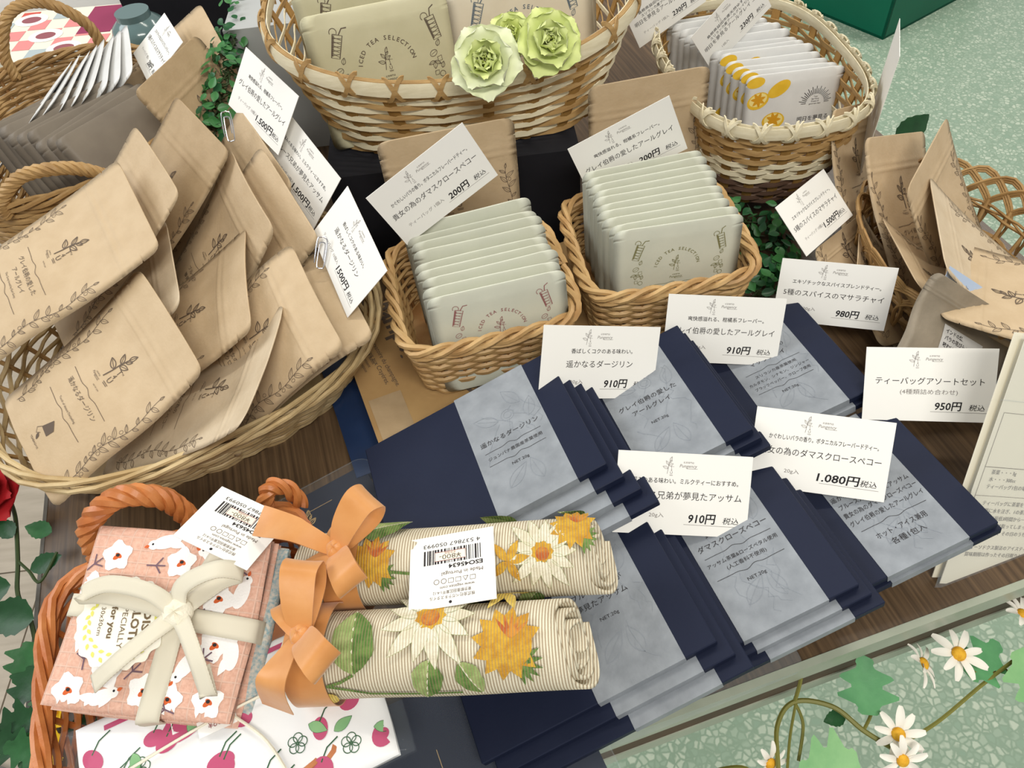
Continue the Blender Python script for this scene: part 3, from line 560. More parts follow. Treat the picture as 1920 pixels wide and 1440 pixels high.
def stack(kind, c, yaw, tilt, pitch, n, step, desc, grp, thick=BT):
    """c = centre of the top box's band on its top face; lower boxes are shifted towards the front-right"""
    rot = Matrix.Rotation(R(yaw), 4, 'Z') @ Matrix.Rotation(R(-tilt), 4, 'Y') @ Matrix.Rotation(R(pitch), 4, 'X')
    off = rot @ Vector(((SX0 + SX1) / 2, 0, 0)); base = Vector(c) - off
    for k in range(n):
        p = base + rot @ Vector((step[0] * k, -step[1] * k, -(thick + .9) * k))
        o = link('tea_box', BOXM, None, mtx=Matrix.Translation(p * MM) @ rot)
        lab = desc if k == 0 else ('lowest navy tea box of the stack under ' if k == n - 1 else ('navy tea box directly beneath ' if k == 1 else 'third navy tea box down, under ')) + grp
        tag(o, lab, 'tea box', 'navy tea boxes stacked with ' + grp)
        bd = link('paper_band', BANDM, o)
        if k == 0: band_art(kind).build(bd, None, .6)
stack('darj', (-5, 316, 79), 15, 16, -6, 4, (6, 10), 'topmost navy tea box printed distant Darjeeling beside the newspaper parcel', 'the distant-Darjeeling box')
stack('gray', (99, 337, 70), 14, 15.5, -6, 3, (3, 4.5), 'topmost navy tea box printed with grey earl tea name', 'the grey-earl box')
stack('chai', (206, 379, 46), 13, 14, -5, 2, (3, 3), 'topmost navy tea box listing cardamom, cinnamon and ginger', 'the masala chai box')
stack('bruce', (40, 203, 52), 16, 14.5, -3, 3, (6, 9), 'topmost navy tea box printed Assam, next to rolled tapestries', 'the Assam box')
stack('rose', (135, 229, 51), 15, 13, -3, 3, (5, 6), 'topmost navy tea box printed damask rose pekoe', 'the damask rose box')
stack('set', (238, 260, 45), 15, 13, -6, 2, (2, 2), 'topmost navy tea box listing four teas, overlapping the leaflets', 'the four-tea box')

# ------------------------------------------------------------------ woven baskets
def loop(ax, ay, ex, N):
    P = []
    for k in range(720):
        a = 2 * math.pi * k / 720; c, d = math.cos(a), math.sin(a); P.append((ax * math.copysign(abs(c) ** (2 / ex), c), ay * math.copysign(abs(d) ** (2 / ex), d)))
    P.append(P[0]); L = [0]
    for i in range(720): L.append(L[-1] + math.hypot(P[i + 1][0] - P[i][0], P[i + 1][1] - P[i][1]))
    out = []; j = 0
    for k in range(N):
        t = L[-1] * k / N
        while L[j + 1] < t: j += 1
        f = (t - L[j]) / max(1e-9, L[j + 1] - L[j]); out.append((P[j][0] + (P[j + 1][0] - P[j][0]) * f, P[j][1] + (P[j + 1][1] - P[j][1]) * f))
    return out
class Basket:
    def __init__(s, name, label, loc, yaw, bot, top, H, ex=4, sag=None, flare=1.0, jitter=.3, seed=1):
        s.o = thing(name, label, 'basket', loc, (0, 0, yaw)); s.bot, s.top, s.H, s.ex, s.flare = bot, top, H, ex, flare
        s.sag = sag or (lambda x, y: 0); s.rd = random.Random(seed); s.j = jitter
    def size(s, t): q = t ** s.flare; return s.bot[0] + (s.top[0] - s.bot[0]) * q, s.bot[1] + (s.top[1] - s.bot[1]) * q
    def ring(s, t, N, off=0):
        ax, ay = s.size(t); out = []
        P = loop(ax, ay, s.ex, N)
        for i, (x, y) in enumerate(P):
            a, b = P[i - 1], P[(i + 1) % N]; tx, ty = b[0] - a[0], b[1] - a[1]; L = math.hypot(tx, ty) or 1; nx, ny = ty / L, -tx / L
            o = off(i) if callable(off) else off; out.append((x + nx * o, y + ny * o, s.H * t + s.sag(x / ax, y / ay) * t, nx, ny))
        return out
    def base(s, m, th=3):
        b = MB(); b.prism([(p[0], p[1]) for p in s.ring(0, 48, -1)], .5, .5 + th); b.build('base', m, s.o, False)
    def weave(s, rows, stakes, r, m, amp=None, sides=5, flat=.7, t0=.03, t1=.95, sub=4, name='weaver'):
        amp = r * .9 if amp is None else amp; N = stakes * sub; vr = 0
        for k in range(rows):
            t = t0 + (t1 - t0) * k / max(1, rows - 1); sg = 1 if k % 2 else -1
            P = s.ring(t, N, lambda i: sg * amp * math.cos(math.pi * i / sub))
            rr = r * (1 + s.rd.uniform(-.15, .15)); b = MB()
            b.tube([(x, y, z + s.rd.uniform(-s.j, s.j)) for x, y, z, nx, ny in P], rr, sides, True, up=[(nx, ny, .15) for x, y, z, nx, ny in P], flat=flat)
            mm = m(k) if callable(m) else m; b.build(name, mm, s.o)
    def stakes(s, n, r, m, t1=1.0, wide=1.0, name='stake'):
        R_ = [s.ring(t, n) for t in (0, .2, .4, .6, .8, t1)]
        for i in range(n):
            b = MB(); P = [(q[i][0], q[i][1], q[i][2] + (1 if k == 0 else 0)) for k, q in enumerate(R_)]; nx, ny = R_[3][i][3:5]
            b.tube(P, r * wide, 6, up=(nx, ny, 0), flat=1 / wide * .8); b.build(name, m, s.o)
    def rope_rim(s, strands, r, Rr, turns, m, t=1.0, N=None, name='rim_strand', dz=0, flat=1):
        N = N or turns * 10; Q = s.ring(t, N)
        for j in range(strands):
            b = MB(); P = []
            for i, (x, y, z, nx, ny) in enumerate(Q):
                a = 2 * math.pi * (j / strands + turns * i / N); P.append((x + nx * Rr * math.cos(a), y + ny * Rr * math.cos(a), z + dz + Rr * flat * math.sin(a)))
            b.tube(P, r, 6, True); b.build(name, m, s.o)
    def lash(s, n, r, hw, hh, m, t=1.0, dz=0, name='rim_lashing', cross=True, flat=.5, wd=3.0):
        Q = s.ring(t, n * 8)
        for i in range(n):
            for sg in ((1, -1) if cross else (1,)):
                b = MB(); P = []
                for k in range(-5, 6):
                    a = k / 5 * 1.9; q = Q[(i * 8 + int(round(sg * k * .5))) % len(Q)]; f = sg * k / 5 * wd
                    q2 = Q[(i * 8) % len(Q)]; tx, ty = -q2[4], q2[3]
                    P.append((q2[0] + tx * f + q2[3] * hw * math.cos(a), q2[1] + ty * f + q2[4] * hw * math.cos(a), q2[2] + dz + hh * math.sin(a)))
                b.tube(P, r, 4, up=(q2[3], q2[4], 0), flat=flat); b.build(name, m, s.o)
def rope(o, pts, strands, r, Rr, turns, m, name='handle_strand', N=60):
    C = cr(pts, max(2, N // (len(pts) - 1))); N = len(C)
    for j in range(strands):
        b = MB(); P = []; u = None
        for i, p in enumerate(C):
            t = (C[min(i + 1, N - 1)] - C[max(i - 1, 0)]).normalized(); u = (u or Vector((.3, .2, 1))); u = (u - t * u.dot(t)).normalized(); w = t.cross(u); a = 2 * math.pi * (j / strands + turns * i / N)
            P.append(p + u * Rr * math.cos(a) + w * Rr * math.sin(a))
        b.tube(P, r, 6); b.build(name, m, o)
# two square willow baskets
for (lab, loc, yaw, sd) in (('square willow basket of pale sachets on the newspaper parcel', (-18, 470, 26), 8, 3), ('square willow basket of greenish sachets beside the boxwood', (136, 502, 26), 4, 5)):
    B = Basket('willow_basket', lab, loc, yaw, (62, 57), (71, 66), 60, 6, None, 1, .5, sd); B.base('willow_dark')
    B.weave(13, 26, 2.6, 'willow', 1.8); B.stakes(26, 1.9, 'willow_dark'); B.rope_rim(3, 2.6, 3.6, 9, 'willow'); B.rope_rim(2, 2.4, 2.6, 7, 'willow', dz=-5)
# long pale rattan basket for the kraft bags
B = Basket('rattan_basket', 'long oval pale rattan basket filled with kraft tea bags', (-280, 492, 0), 23, (135, 118), (166, 148), 56, 2.6, None, 1, .5, 7); B.base('rattan_pale')
B.weave(10, 34, 2.6, 'rattan_pale', 2.2); B.stakes(34, 2.2, 'rattan_brown'); B.rope_rim(4, 2.2, 4.5, 5, 'rattan_pale', dz=3)
# brown round basket behind it, with two handles
B = Basket('handled_basket', 'round brown wicker basket with twisted handles holding white sachets', (-430, 752, 0), 15, (95, 118), (118, 146), 118, 2.3, None, 1, .6, 9); B.base('rattan_brown')
B.weave(30, 30, 2.5, 'rattan_brown', 1.8); B.stakes(30, 2.0, 'willow_dark'); B.rope_rim(4, 2.4, 4.2, 9, 'rattan_brown', dz=2)
rope(B.o, [(-52, 132, 112), (-50, 134, 140), (-25, 136, 176), (12, 136, 180), (44, 134, 150), (48, 132, 112)], 4, 3.0, 3.6, 7, 'rattan_brown')
rope(B.o, [(-46, -140, 112), (-42, -142, 128), (-14, -142, 146), (24, -142, 142), (50, -138, 122), (52, -136, 112)], 4, 3.0, 3.6, 7, 'rattan_brown')
# cream and brown tape basket with iced tea bags
B = Basket('tape_basket', 'large cream and brown tape-woven basket with green roses on its rim', (-14, 722, 110), 1, (128, 92), (164, 118), 78, 3.4, lambda x, y: 34 * x * x - 4, 1.0, .3, 11); B.base('tan_tape')
B.weave(13, 22, 3.4, lambda k: 'cream_tape' if k % 2 else 'tan_tape', 2.0, 4, .25, .04, .88); B.stakes(22, 2.2, 'ochre_tape', 1.0, 2.6)
for dz, rr in ((2, 1.0),):
    for off in (2.6, -2.6):
        b = MB(); Q = B.ring(1.0, 90, off); b.tube([(q[0], q[1], q[2] + 1) for q in Q], 6.5, 8, True, up=[(q[3], q[4], .1) for q in Q], flat=.18); b.build('rim_band', 'cream_tape', B.o)
b = MB(); Q = B.ring(1.0, 90); b.tube([(q[0], q[1], q[2] + 7) for q in Q], 2.2, 6, True); b.build('rim_cord', 'tan_tape', B.o)
B.lash(26, 2.6, 4.8, 9.5, 'tan_tape', 1.0, 1, wd=8.5, flat=.35)
# small yuzu basket in three colours
B = Basket('tape_basket', 'small oval basket of cream, tan and dark brown tape holding yuzu sachets', (272, 692, 34), 4, (66, 98), (86, 124), 92, 2.8, None, .8, .3, 13); B.base('brown_tape')
B.weave(14, 26, 3.4, lambda k: 'brown_tape' if k < 5 else ('cream_tape' if k < 9 else 'tan_tape'), 2.0, 4, .25, .04, .9); B.stakes(26, 2.0, 'ochre_tape', 1.0, 2.6)
for off in (2.4, -2.4):
    b = MB(); Q = B.ring(1.0, 90, off); b.tube([(q[0], q[1], q[2] + 1) for q in Q], 5.5, 8, True, up=[(q[3], q[4], .1) for q in Q], flat=.2); b.build('rim_band', 'cream_tape', B.o)
B.lash(26, 2.4, 5.0, 8.5, 'cream_tape', 1.0, 1, cross=False); B.lash(26, 2.0, 5.6, 8.0, 'cream_tape', 1.0, 1, wd=8.0, flat=.4)
# round basket with a looped border at the right
B = Basket('looped_basket', 'round wicker basket with looped open border beside the terrazzo floor', (398, 474, 0), 0, (56, 78), (76, 100), 50, 2.2, None, .8, .4, 15); B.base('rattan_brown')
B.weave(6, 24, 2.6, 'rattan_brown', 2, t1=.45); B.weave(3, 24, 1.6, 'rattan_brown', 1.4, t0=.78, t1=.88); B.stakes(24, 1.8, 'rattan_brown')
Q = B.ring(1.0, 24)
for i in range(24):
    for dr in (-2.4, 0, 2.4):
        q0, q2 = Q[i], Q[(i + 3) % 24]; qm = Q[(i + 1) % 24]; qn = Q[(i + 2) % 24]; b = MB()
        P = [(q0[0], q0[1], q0[2] - 34), (q0[0] + dr * .3, q0[1], q0[2] - 4 + dr), ((qm[0] + qn[0]) / 2 * 1.10, (qm[1] + qn[1]) / 2 * 1.10, q0[2] + 20 + dr), (q2[0] - dr * .3, q2[1], q2[2] - 4 + dr), (q2[0], q2[1], q2[2] - 34)]
        b.tube(cr(P, 5), 1.3, 5); b.build('border_loop', 'rattan_brown', B.o)
# orange wicker basket with handle
B = Basket('orange_basket', 'orange varnished wicker basket with twisted handles holding kitchen textiles', (-216, 186, 0), 15, (72, 76), (86, 91), 64, 6, None, 1, .5, 17); OB = B; B.base('orange_wicker')
B.weave(12, 22, 2.8, 'orange_wicker', 2.2); B.stakes(22, 2.0, 'orange_wicker'); B.rope_rim(4, 2.8, 3.6, 6, 'orange_wicker', dz=2)

# ------------------------------------------------------------------ risers, parcel, boxes beneath
m = MB(); m.box((-30, 718, 55), (234, 226, 110)); tag(m.build('black_riser', 'black_cloth', None, False), 'black block raising the large tape-woven basket', 'riser')
m = MB(); m.box((-114, 936, 75), (296, 200, 150)); tag(m.build('grey_riser', 'acrylic', None, False, rot=(0, 0, 0)), 'light grey plastic block behind the large tape basket', 'riser')
m = MB(); m.box((0, 0, 4), (322, 176, 8)); tag(m.build('blue_box', 'blue_box', None, False, loc=(-4, 476, 0), rot=(0, 0, 17)), 'flat glossy dark blue box under the newspaper parcel', 'box')
np_ = MB(); np_.prism(rounded_rect(300, 160, 4), 0, 16)
NP = tag(np_.build('newspaper_parcel', 'newsprint', None, True, 30, loc=(10, 480, 8.2), rot=(0, 0, 17)), 'flat parcel wrapped in brown French newspaper under the willow baskets', 'parcel')
a = Art(); a.text(-98, 40, 'hampag', 26, 'ink', rot=-84, bold=.03); a.text(-58, -50, 'e vous', 24, 'ink', rot=-84, bold=.03)
LINES = ['une pour sa cave, mais aux Crayères,', 'par réfrigéré conservatoire du champagne.', 'particulièrement impliquées dans', 'Réflexions et conseils d’un amateur', 'Questionnant qui lui convient, il expose', 'comptoirs et à celle-ci qui pensent', 'vernis lorsque nous vous disons']
for k in range(7): a.text(-112 + 7.0 * (k - 0) - (18 if k < 2 else 0) + (10 if k > 1 else 0) if k < 4 else -142 + 4.4 * (k - 4), (26 if k < 2 else -10) if k < 4 else 34, LINES[k], 6.0 if k < 4 else 4.0, 'ink', rot=-84)
for k in range(10): a.text(-60 + 6 * k, -50, LINES[k % 7], 4.2, 'ink', rot=-84)
a.rect(-146, -76, -118, -30, 'kraft_dark'); a.ring(-132, -44, 8, 7, .6, 'ink'); a.ring(-132, -44, 4, 4, .6, 'ink'); a.ring(-130, -64, 7, 6, .6, 'ink')
a.build(NP, None, 16.4, clip=lambda u, v: abs(u) < 149 and abs(v) < 79)

# ------------------------------------------------------------------ sachets in their baskets
ORD = ['', 'first', 'second', 'third', 'fourth', 'fifth', 'sixth', 'seventh', 'eighth', 'ninth', 'tenth', 'eleventh', 'twelfth']
for k in range(9):
    t = k / 8; x, y, yw = -2 - 16 * t, 414 + 84 * t, 8.4 + 2 * t
    rd = random.Random(k); front = k == 0
    sachet('front pale sachet with red iced-tea drawings in willow basket' if front else 'plain pale sachet, %s one behind the red-printed iced tea sachet' % ORD[k], (x + rd.uniform(-2, 2) * (k > 0), y + 4, 30 + 46 + 7 * t + rd.uniform(-2, 2)), (86 - 6 * (1 - t), rd.uniform(-1, 1), yw), 108, 94, 'sachet', sachet_art(108, 94, 'ink_red', 'ダマスクロースペコー') if front else None, None if front else 'pale sachets behind the red-printed one', seed=k)
for k in range(10):
    t = k / 9; x, y, yw = 146 - 8 * t, 462 + 76 * t, 3.2 + 4 * t; rd = random.Random(40 + k); front = k == 0
    sachet('front sachet with olive iced-tea drawings in willow basket' if front else 'plain greenish sachet, %s one behind the olive-printed sachet' % ORD[k], (x + rd.uniform(-2, 2) * (k > 0) - (4 if k > 1 else 0), y + 4, 30 + 46 + 8 * t), (84 - 2 * (1 - t), rd.uniform(-1, 1), yw), 106, 94, 'sachet' if k < 5 else 'sachet_kraft' if False else 'sachet', sachet_art(106, 94, 'ink_green', 'グレイ伯爵の愛した') if front else None, None if front else 'greenish sachets behind the olive-printed one', seed=k)
# yuzu sachets
def yuzu_art(W, H):
    a = Art(); L = lambda x, y, r, an: (a.disc(x, y, r, r * .72, 'lemon', an), a.disc(x, y + 1, r * .82, r * .55, 'lemon_pale', an), [a.leaf(x, y + 1, r * .7, r * .3, an + q, 0, 'lemon', False, 'lemon_dark') for q in range(0, 360, 52)])
    L(-W * .36, H * .22, 11, 20); L(-W * .18, -H * .02, 11.5, 0); a.disc(-W * .38, -H * .2, 11, 10, 'lemon', 0); a.disc(-W * .36, -H * .18, 6, 6, 'lemon_dark', 0); a.disc(-W * .16, H * .33, 12, 6.5, 'lemon', 30); L(-W * .14, -H * .3, 9, 10); a.disc(-W * .4, H * .42, 9, 5, 'lemon', 10)
    for k in range(23):
        an = R(4 + 172 * k / 22); r1 = 13 + (4 if k % 2 else 1.5); a.line(W * .23 + 9.5 * math.cos(an), H * .12 + 9.5 * math.sin(an), W * .23 + r1 * math.cos(an), H * .12 + r1 * math.sin(an), .5, 'ink_dark', 1)
    for k in range(4): a.text(W * .23, H * .2 - 2.3 * k, ['Yuzu', 'Earl Grey', 'Dream of', 'good new days'][k], 2.0, 'ink_dark')
    a.text(W * .23, -H * .04, '明日を夢見る', 5.2, 'ink_dark', width=32); a.text(W * .23, -H * .12, 'アールグレイ-ユズ', 4.8, 'ink_dark', width=38); a.line(W * .02, -H * .18, W * .44, -H * .18, .3, 'ink_soft'); return a
for k in range(13):
    t = k / 12; x, y = 306 - 52 * t, 666 + 126 * t; rd = random.Random(70 + k)
    sachet('front white yuzu sachet printed with sliced yellow citrus' if k == 0 else 'white yuzu sachet, %s one behind the foremost citrus-printed sachet' % ORD[k], (x, y, 78 + 4 * t + rd.uniform(-3, 3) * (k > 0)), (78 + 3 * t, rd.uniform(-2, 2) + 3, 4 + 7 * t), 100, 88, 'sachet_white', yuzu_art(100, 88) if k < 5 else None, None if k == 0 else 'yuzu sachets fanned in the oval basket', seed=k)
# iced tea bags in the large tape basket
sachet('kraft-toned iced tea bag printed with grey tall glasses in tape basket', (-76, 664, 172), (80, 0, 9.7), 132, 118, 'sachet_kraft', sachet_art(132, 118, 'ink', '遥かなるダージリン', 1.08), None, 'iced_tea_bag', 8, 1)
sachet('cream iced tea bag with bluish drawings behind the green roses', (48, 682, 176), (80, 0, 8.5), 132, 118, 'sachet_cream', sachet_art(132, 118, 'ink_blue', 'グレイ伯爵の愛した', 1.08), None, 'iced_tea_bag', 8, 2)
sachet('kraft-toned iced tea bag standing behind the grey-printed one', (-84, 694, 186), (82, 0, 8), 132, 118, 'sachet_kraft', sachet_art(132, 118, 'ink', '遥かなるダージリン', 1.08), 'second row of iced tea bags', 'iced_tea_bag', 8, 3)
sachet('cream iced tea bag standing behind the blue-printed one', (54, 712, 184), (82, 0, 8), 132, 118, 'sachet_cream', sachet_art(132, 118, 'ink_blue', 'グレイ伯爵の愛した', 1.08), 'second row of iced tea bags', 'iced_tea_bag', 8, 4)

# ------------------------------------------------------------------ kraft bags
kraft_bag('upright kraft bag standing behind the basket of red-printed sachets', (-30, 572, 82, 86, 0, 7.5), 118, 162, 14, 'kraft', 'rose', 21)
kraft_bag('upright kraft bag standing behind the basket of olive-printed sachets', (152, 618, 82, 86, 0, 6.5), 112, 162, 14, 'kraft', 'gray', 22)

LB = [  # kraft bags in the long rattan basket: pose, tea, label
 ((-357, 500, 130, 17, 9, -64), 'gray', 'kraft bag printed grey earl tea, lying uppermost against the handled basket', 'kraft', 16),
 ((-311, 402, 86, 25, 12, -59), 'darj', 'kraft bag printed distant Darjeeling, leaning over the front rim', 'kraft', 20),
 ((-316, 483, 83, 33, 0, -73), 'bruce', 'pale kraft bag squeezed between two large printed bags', 'kraft_pale', 12),
 ((-248, 403, 58, 28, 3, -101), 'rose', 'pale kraft bag lying lowest along the front rim', 'kraft_pale', 14),
 ((-272, 468, 74, 31, 5, -82), 'rose', 'kraft bag with upright sprig print in the middle of the heap', 'kraft', 16),
 ((-252, 536, 82, 47, 7, -66), 'bruce', 'kraft bag behind the middle one, sprig and vine showing', 'kraft', 16),
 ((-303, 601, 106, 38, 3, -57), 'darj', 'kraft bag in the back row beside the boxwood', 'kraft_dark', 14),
 ((-332, 549, 111, 36, 4, -61), 'gray', 'kraft bag with creased zip tucked behind the grey earl bag', 'kraft', 14),
 ((-202, 427, 83, 42, 11, -67), 'rose', 'kraft bag with bare zip strip next to the outermost bag', 'kraft', 14),
 ((-184, 441, 78, 34, 4, -70), 'gray', 'outermost kraft bag under the 1500 yen Darjeeling card', 'kraft', 14),
 ((-227, 536, 80, 49, 16, -63), 'bruce', 'kraft bag clipped to the Assam price card', 'kraft', 14),
 ((-248, 594, 84, 48, 11, -62), 'gray', 'kraft bag clipped to the half-hidden grey earl price card', 'kraft', 14),
]
for i, (p, tea, lab, mt, T) in enumerate(LB): kraft_bag(lab, p, 115, {1: 155, 2: 140, 8: 140, 9: 140}.get(i, 175), T, mt, tea, i, bend=(4, 6, 3, 10, 4, 5, 3, 5, -14, -16, -4, 0)[i], curl=(0, 2, 0, 3, -4, -3, 0, 2, -3, -3, 0, 0)[i])
RB = [
 ((351, 590, 54, 59, 21, 42), 'gray', 'kraft bag at the back of the looped basket beside the yuzu basket', 'kraft', 14, 130),
 ((374, 529, 51, 46, 21, 32), 'gray', 'kraft bag with zip and vine beside the upward-pointing bag', 'kraft', 14, 145),
 ((395, 500, 62, 56, -2, 51), 'darj', 'kraft bag with one corner pointing up from the looped basket', 'kraft', 12, 145),
 ((402, 442, 58, 39, -2, 73), 'bruce', 'pale kraft bag leaning sideways in front of the pointed one', 'kraft_pale', 12, 145),
 ((371, 429, 52, 31, 11, 79), 'rose', 'kraft bag with zip edge towards the masala chai card', 'kraft', 12, 130),
 ((323, 498, 26, 41, 14, 43), 'gray', 'kraft bag under the tilted 1.500 yen masala chai card', 'kraft', 10, 72),
 ((333, 478, 26, 48, 0, 67), 'rose', 'kraft bag squeezed upright between the tilted card and its neighbours', 'kraft', 10, 76),
 ((409, 383, 76, 2, 8, 59), 'darj', 'kraft bag lying over the rim above the grey pouch', 'kraft', 12, 140),
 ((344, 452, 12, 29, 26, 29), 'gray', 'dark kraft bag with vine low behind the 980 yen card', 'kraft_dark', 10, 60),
]
for i, (p, tea, lab, mt, T, h_) in enumerate(RB): kraft_bag(lab, p, 115, h_, T, mt, tea, 30 + i, bend=(6, 8, 4, 4, 6, 3, 4, 2, 2)[i])
gp = kraft_bag('grey-brown pouch with a printed white sticker behind the assorted-set card', (342, 367, 62, 46, 36, -7), 115, 70, 14, 'kraft_grey', 'gray', 44, 5, art=False, name='grey_pouch')
a = Art(); a.rect(-24, -34, 22, 6, 'sticker', 4)
for k, t in enumerate(('インドの紅茶アッサム', 'バラの花びら入りの', '味わいをどうぞ', 'お茶の時間に', 'さらり')): a.text(-21, 2 - 5.4 * k, t, 3.9, 'ink_dark', 'L', bold=.02)
a.build(gp, pouch_surface(115, 70, 14, 8, True, 5, 0, 0, 44)[1], .4, 'sticker')
# handled basket: white sachets, sachets with shade in their colour, kraft bags
for k in range(8):
    t = k / 7; sachet('fanned white sachet, %s one counted from the small 200 yen card' % ORD[8 - k], (-462 + 70 * t, 765 + 30 * t, 116 + 10 * t), (38 - 2 * t, 2, -97 + 22 * t), 108, 108, 'sachet_white', sachet_art(108, 108, 'ink_red', 'ダージリン') if k in (1, 4, 5) else None, 'white sachets fanned in the handled basket', seed=k)
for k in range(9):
    t = k / 8; sachet('leaning sachet coloured as in shade, %s one counted from the shaded kraft bag' % ORD[9 - k], (-416 + 84 * t, 716 - 34 * t, 102 + 2 * t), (50 + 5 * (k % 2), 3 * (k % 3) - 3, 40 + 14 * t), 116, 108, 'sachet_shaded', None, 'sachets coloured as in shade in the handled basket', T=2.4, seed=k)  # grey-brown colour stands in for shade on the sides turned from the window
kraft_bag('kraft bag seen from its shaded side beside the small 200 yen card', (-262, 726, 104, 62, 1, 70), 115, 150, 10, 'kraft_dark', 'gray', 51)  # darker kraft puts this side's shade into the colour
kraft_bag('lit kraft bag standing behind the small 200 yen card', (-334, 806, 116, 27, 12, -67), 115, 160, 10, 'kraft', 'gray', 52)

rope(OB.o, [(-46, 86, 60), (-45, 88, 84), (-36, 90, 112), (-12, 92, 126), (10, 91, 112), (16, 89, 84), (16, 87, 60)], 4, 3.6, 4.2, 5, 'orange_wicker')
rope(OB.o, [(62, 87, 60), (64, 90, 76), (72, 92, 86), (82, 90, 78), (84, 86, 62)], 3, 3.0, 3.4, 2, 'orange_wicker')
# ------------------------------------------------------------------ kitchen textiles in the orange basket
def slab(w, h, th, wob=0., n=24, seed=0, p=10):
    ph = [random.Random(seed + k).random() * 6 for k in range(4)]
    def z(s, t, side):
        e = max(0., 1 - max(abs(s), abs(t)) ** p) ** .5
        return side * th / 2 * e + wob * (math.sin(3 * s + ph[0]) * math.sin(2.5 * t + ph[1]) + .4 * math.sin(7 * s + ph[2]) * math.cos(6 * t))
    m = MB()
    def pt(i, j, side):
        s, t = math.sin((i - .5) * math.pi) , math.sin((j - .5) * math.pi); s, t = s * (1 - .02 * t * t), t * (1 - .02 * s * s)
        return (s * w / 2, t * h / 2, z(s, t, side))
    m.grid(n, n, lambda i, j: pt(i, j, 1)); o = len(m.v); m.grid(n, n, lambda i, j: pt(1 - i, j, -1))
    return m, (lambda u, v: (u, v, z(max(-1, min(1, u / (w / 2))), max(-1, min(1, v / (h / 2))), 1)))
DC = thing('dish_cloth', 'folded pink waffle dish cloth with white flowers, tied with ivory tape', 'dish cloth', (-222, 203, 90), (13, 3, -11))
m, dsurf = slab(113, 106, 11, 1.2, 28, 3); m.v = [(x, y, z + 6) for x, y, z in m.v]; m.build('top_fold', 'waffle_pink', DC)
dtop = lambda u, v: (lambda q: (q[0], q[1], q[2] + 6))(dsurf(u, v))
m, _ = slab(114, 108, 10, 1.0, 20, 8); m.v = [(x + 1, y - 1, z - 3) for x, y, z in m.v]; m.build('lower_fold', 'waffle_pink', DC)
m, _ = slab(22, 106, 8, .8, 20, 5); m.v = [(x + 52, y - 2, z - 6) for x, y, z in m.v]; m.build('checked_hem', 'check_blue', DC)
a = Art(); rd = random.Random(5)
for (s_, t_) in ((.16, .16), (.54, .17), (.06, .36), (.80, .36), (.30, .82), (.66, .93), (.84, .62), (.12, .93), (.52, .90), (.88, .92), (.36, .60)):
    u, v = (s_ - .5) * 108, (.5 - t_) * 100; p0 = rd.random() * 6; a.disc(u, v, 8.4, 8.8, 'flower_white', 0, 24, 3, lambda q, p0=p0: 1 + .16 * math.cos(5 * q + p0)); a.disc(u, v - 1, 2.4, 1.4, 'flower_orange', 40); a.disc(u + 1, v, 2.4, 1.3, 'flower_orange', -30); a.disc(u + .5, v + .2, 1.2, 1.0, 'ink_dark')
for (s_, t_, an) in ((.42, .05, 200), (.72, .12, 160), (.62, .30, 60), (.94, .66, 100), (.72, .74, 240), (.10, .60, 120), (.30, .96, 30), (.92, .32, 80)):
    u, v = (s_ - .5) * 108, (.5 - t_) * 100; a.disc(u, v, 9, 4.4, 'flower_white', an, 18, 3); a.leaf(u, v, 13, 5.5, an + 150, 0, 'ink', False, 'flower_white'); a.disc(u + 8 * math.cos(R(an)), v + 8 * math.sin(R(an)), 3.4, 3.0, 'flower_white'); a.leaf(u + 10.5 * math.cos(R(an)), v + 10.5 * math.sin(R(an)), 3.4, 2, an, 0, 'ink', False, 'flower_orange'); a.disc(u + 8.6 * math.cos(R(an)), v + 8.6 * math.sin(R(an)) + .6, .7, .7, 'ink_dark')
for (s_, t_) in ((.88, .18), (.70, .46), (.80, .70), (.16, .76), (.62, .82), (.40, .20), (.04, .22), (.44, .80), (.66, .98)):
    u, v = (s_ - .5) * 108, (.5 - t_) * 100; an = rd.random() * 180
    for q in (0, 55, -50, 180): a.line(u, v, u + 6 * math.cos(R(an + q)), v + 6 * math.sin(R(an + q)), .9, 'twig', 3)
a.build(DC, dtop, .35, clip=lambda u, v: abs(u) < 55 and abs(v) < 51)
def tape(name, parent, pts, wd, width, m='herringbone', th=.9, n=8, taper=None):
    b = MB(); ribbon(b, pts, wd, width, th, n, taper=taper); me = b.mesh(name, m); uv = me.uv_layers.new(name='UVMap')
    for l in me.loops:
        k = l.vertex_index; uv.data[l.index].uv = ((k // 10) * .02, (k % 10) / 5.0 if k % 10 < 5 else (9 - k % 10) / 5.0)
    return link(name, me, parent)
Zt = 12.6
tape('tape_band', DC, [(-58, 3, -4), (-57.6, 3.2, 4), (-54, 3.4, 10), (-20, 2.5, Zt + .6), (14, 1, Zt + 1), (40, -1, Zt + .6), (56, -2, 10), (59, -2, 4), (59, -2, -4)], [(0, 1, 0)] * 9, 13)
tape('tape_band', DC, [(32, 56, -4), (32, 55.6, 4), (31, 53, 10), (22, 25, Zt + .8), (13, 0, Zt + 2), (11, -25, Zt + .8), (9, -52, 10), (8, -55.6, 4), (8, -56, -4)], [(1, .2, 0)] * 9, 13)
kx, ky, kz = 14, 3, Zt + 5.5
tape('bow_loop', DC, [(kx, ky, kz), (kx + 2, ky + 14, kz + 8), (kx + 22, ky + 24, kz + 14), (kx + 34, ky + 25, kz + 4), (kx + 20, ky + 20, kz - 1), (kx + 2, ky + 3, kz)], [(1, -.3, 0), (1, -.3, .2), (.3, -1, .2), (.2, -1, .3), (.6, -.8, .2), (1, -.3, 0)], 11)
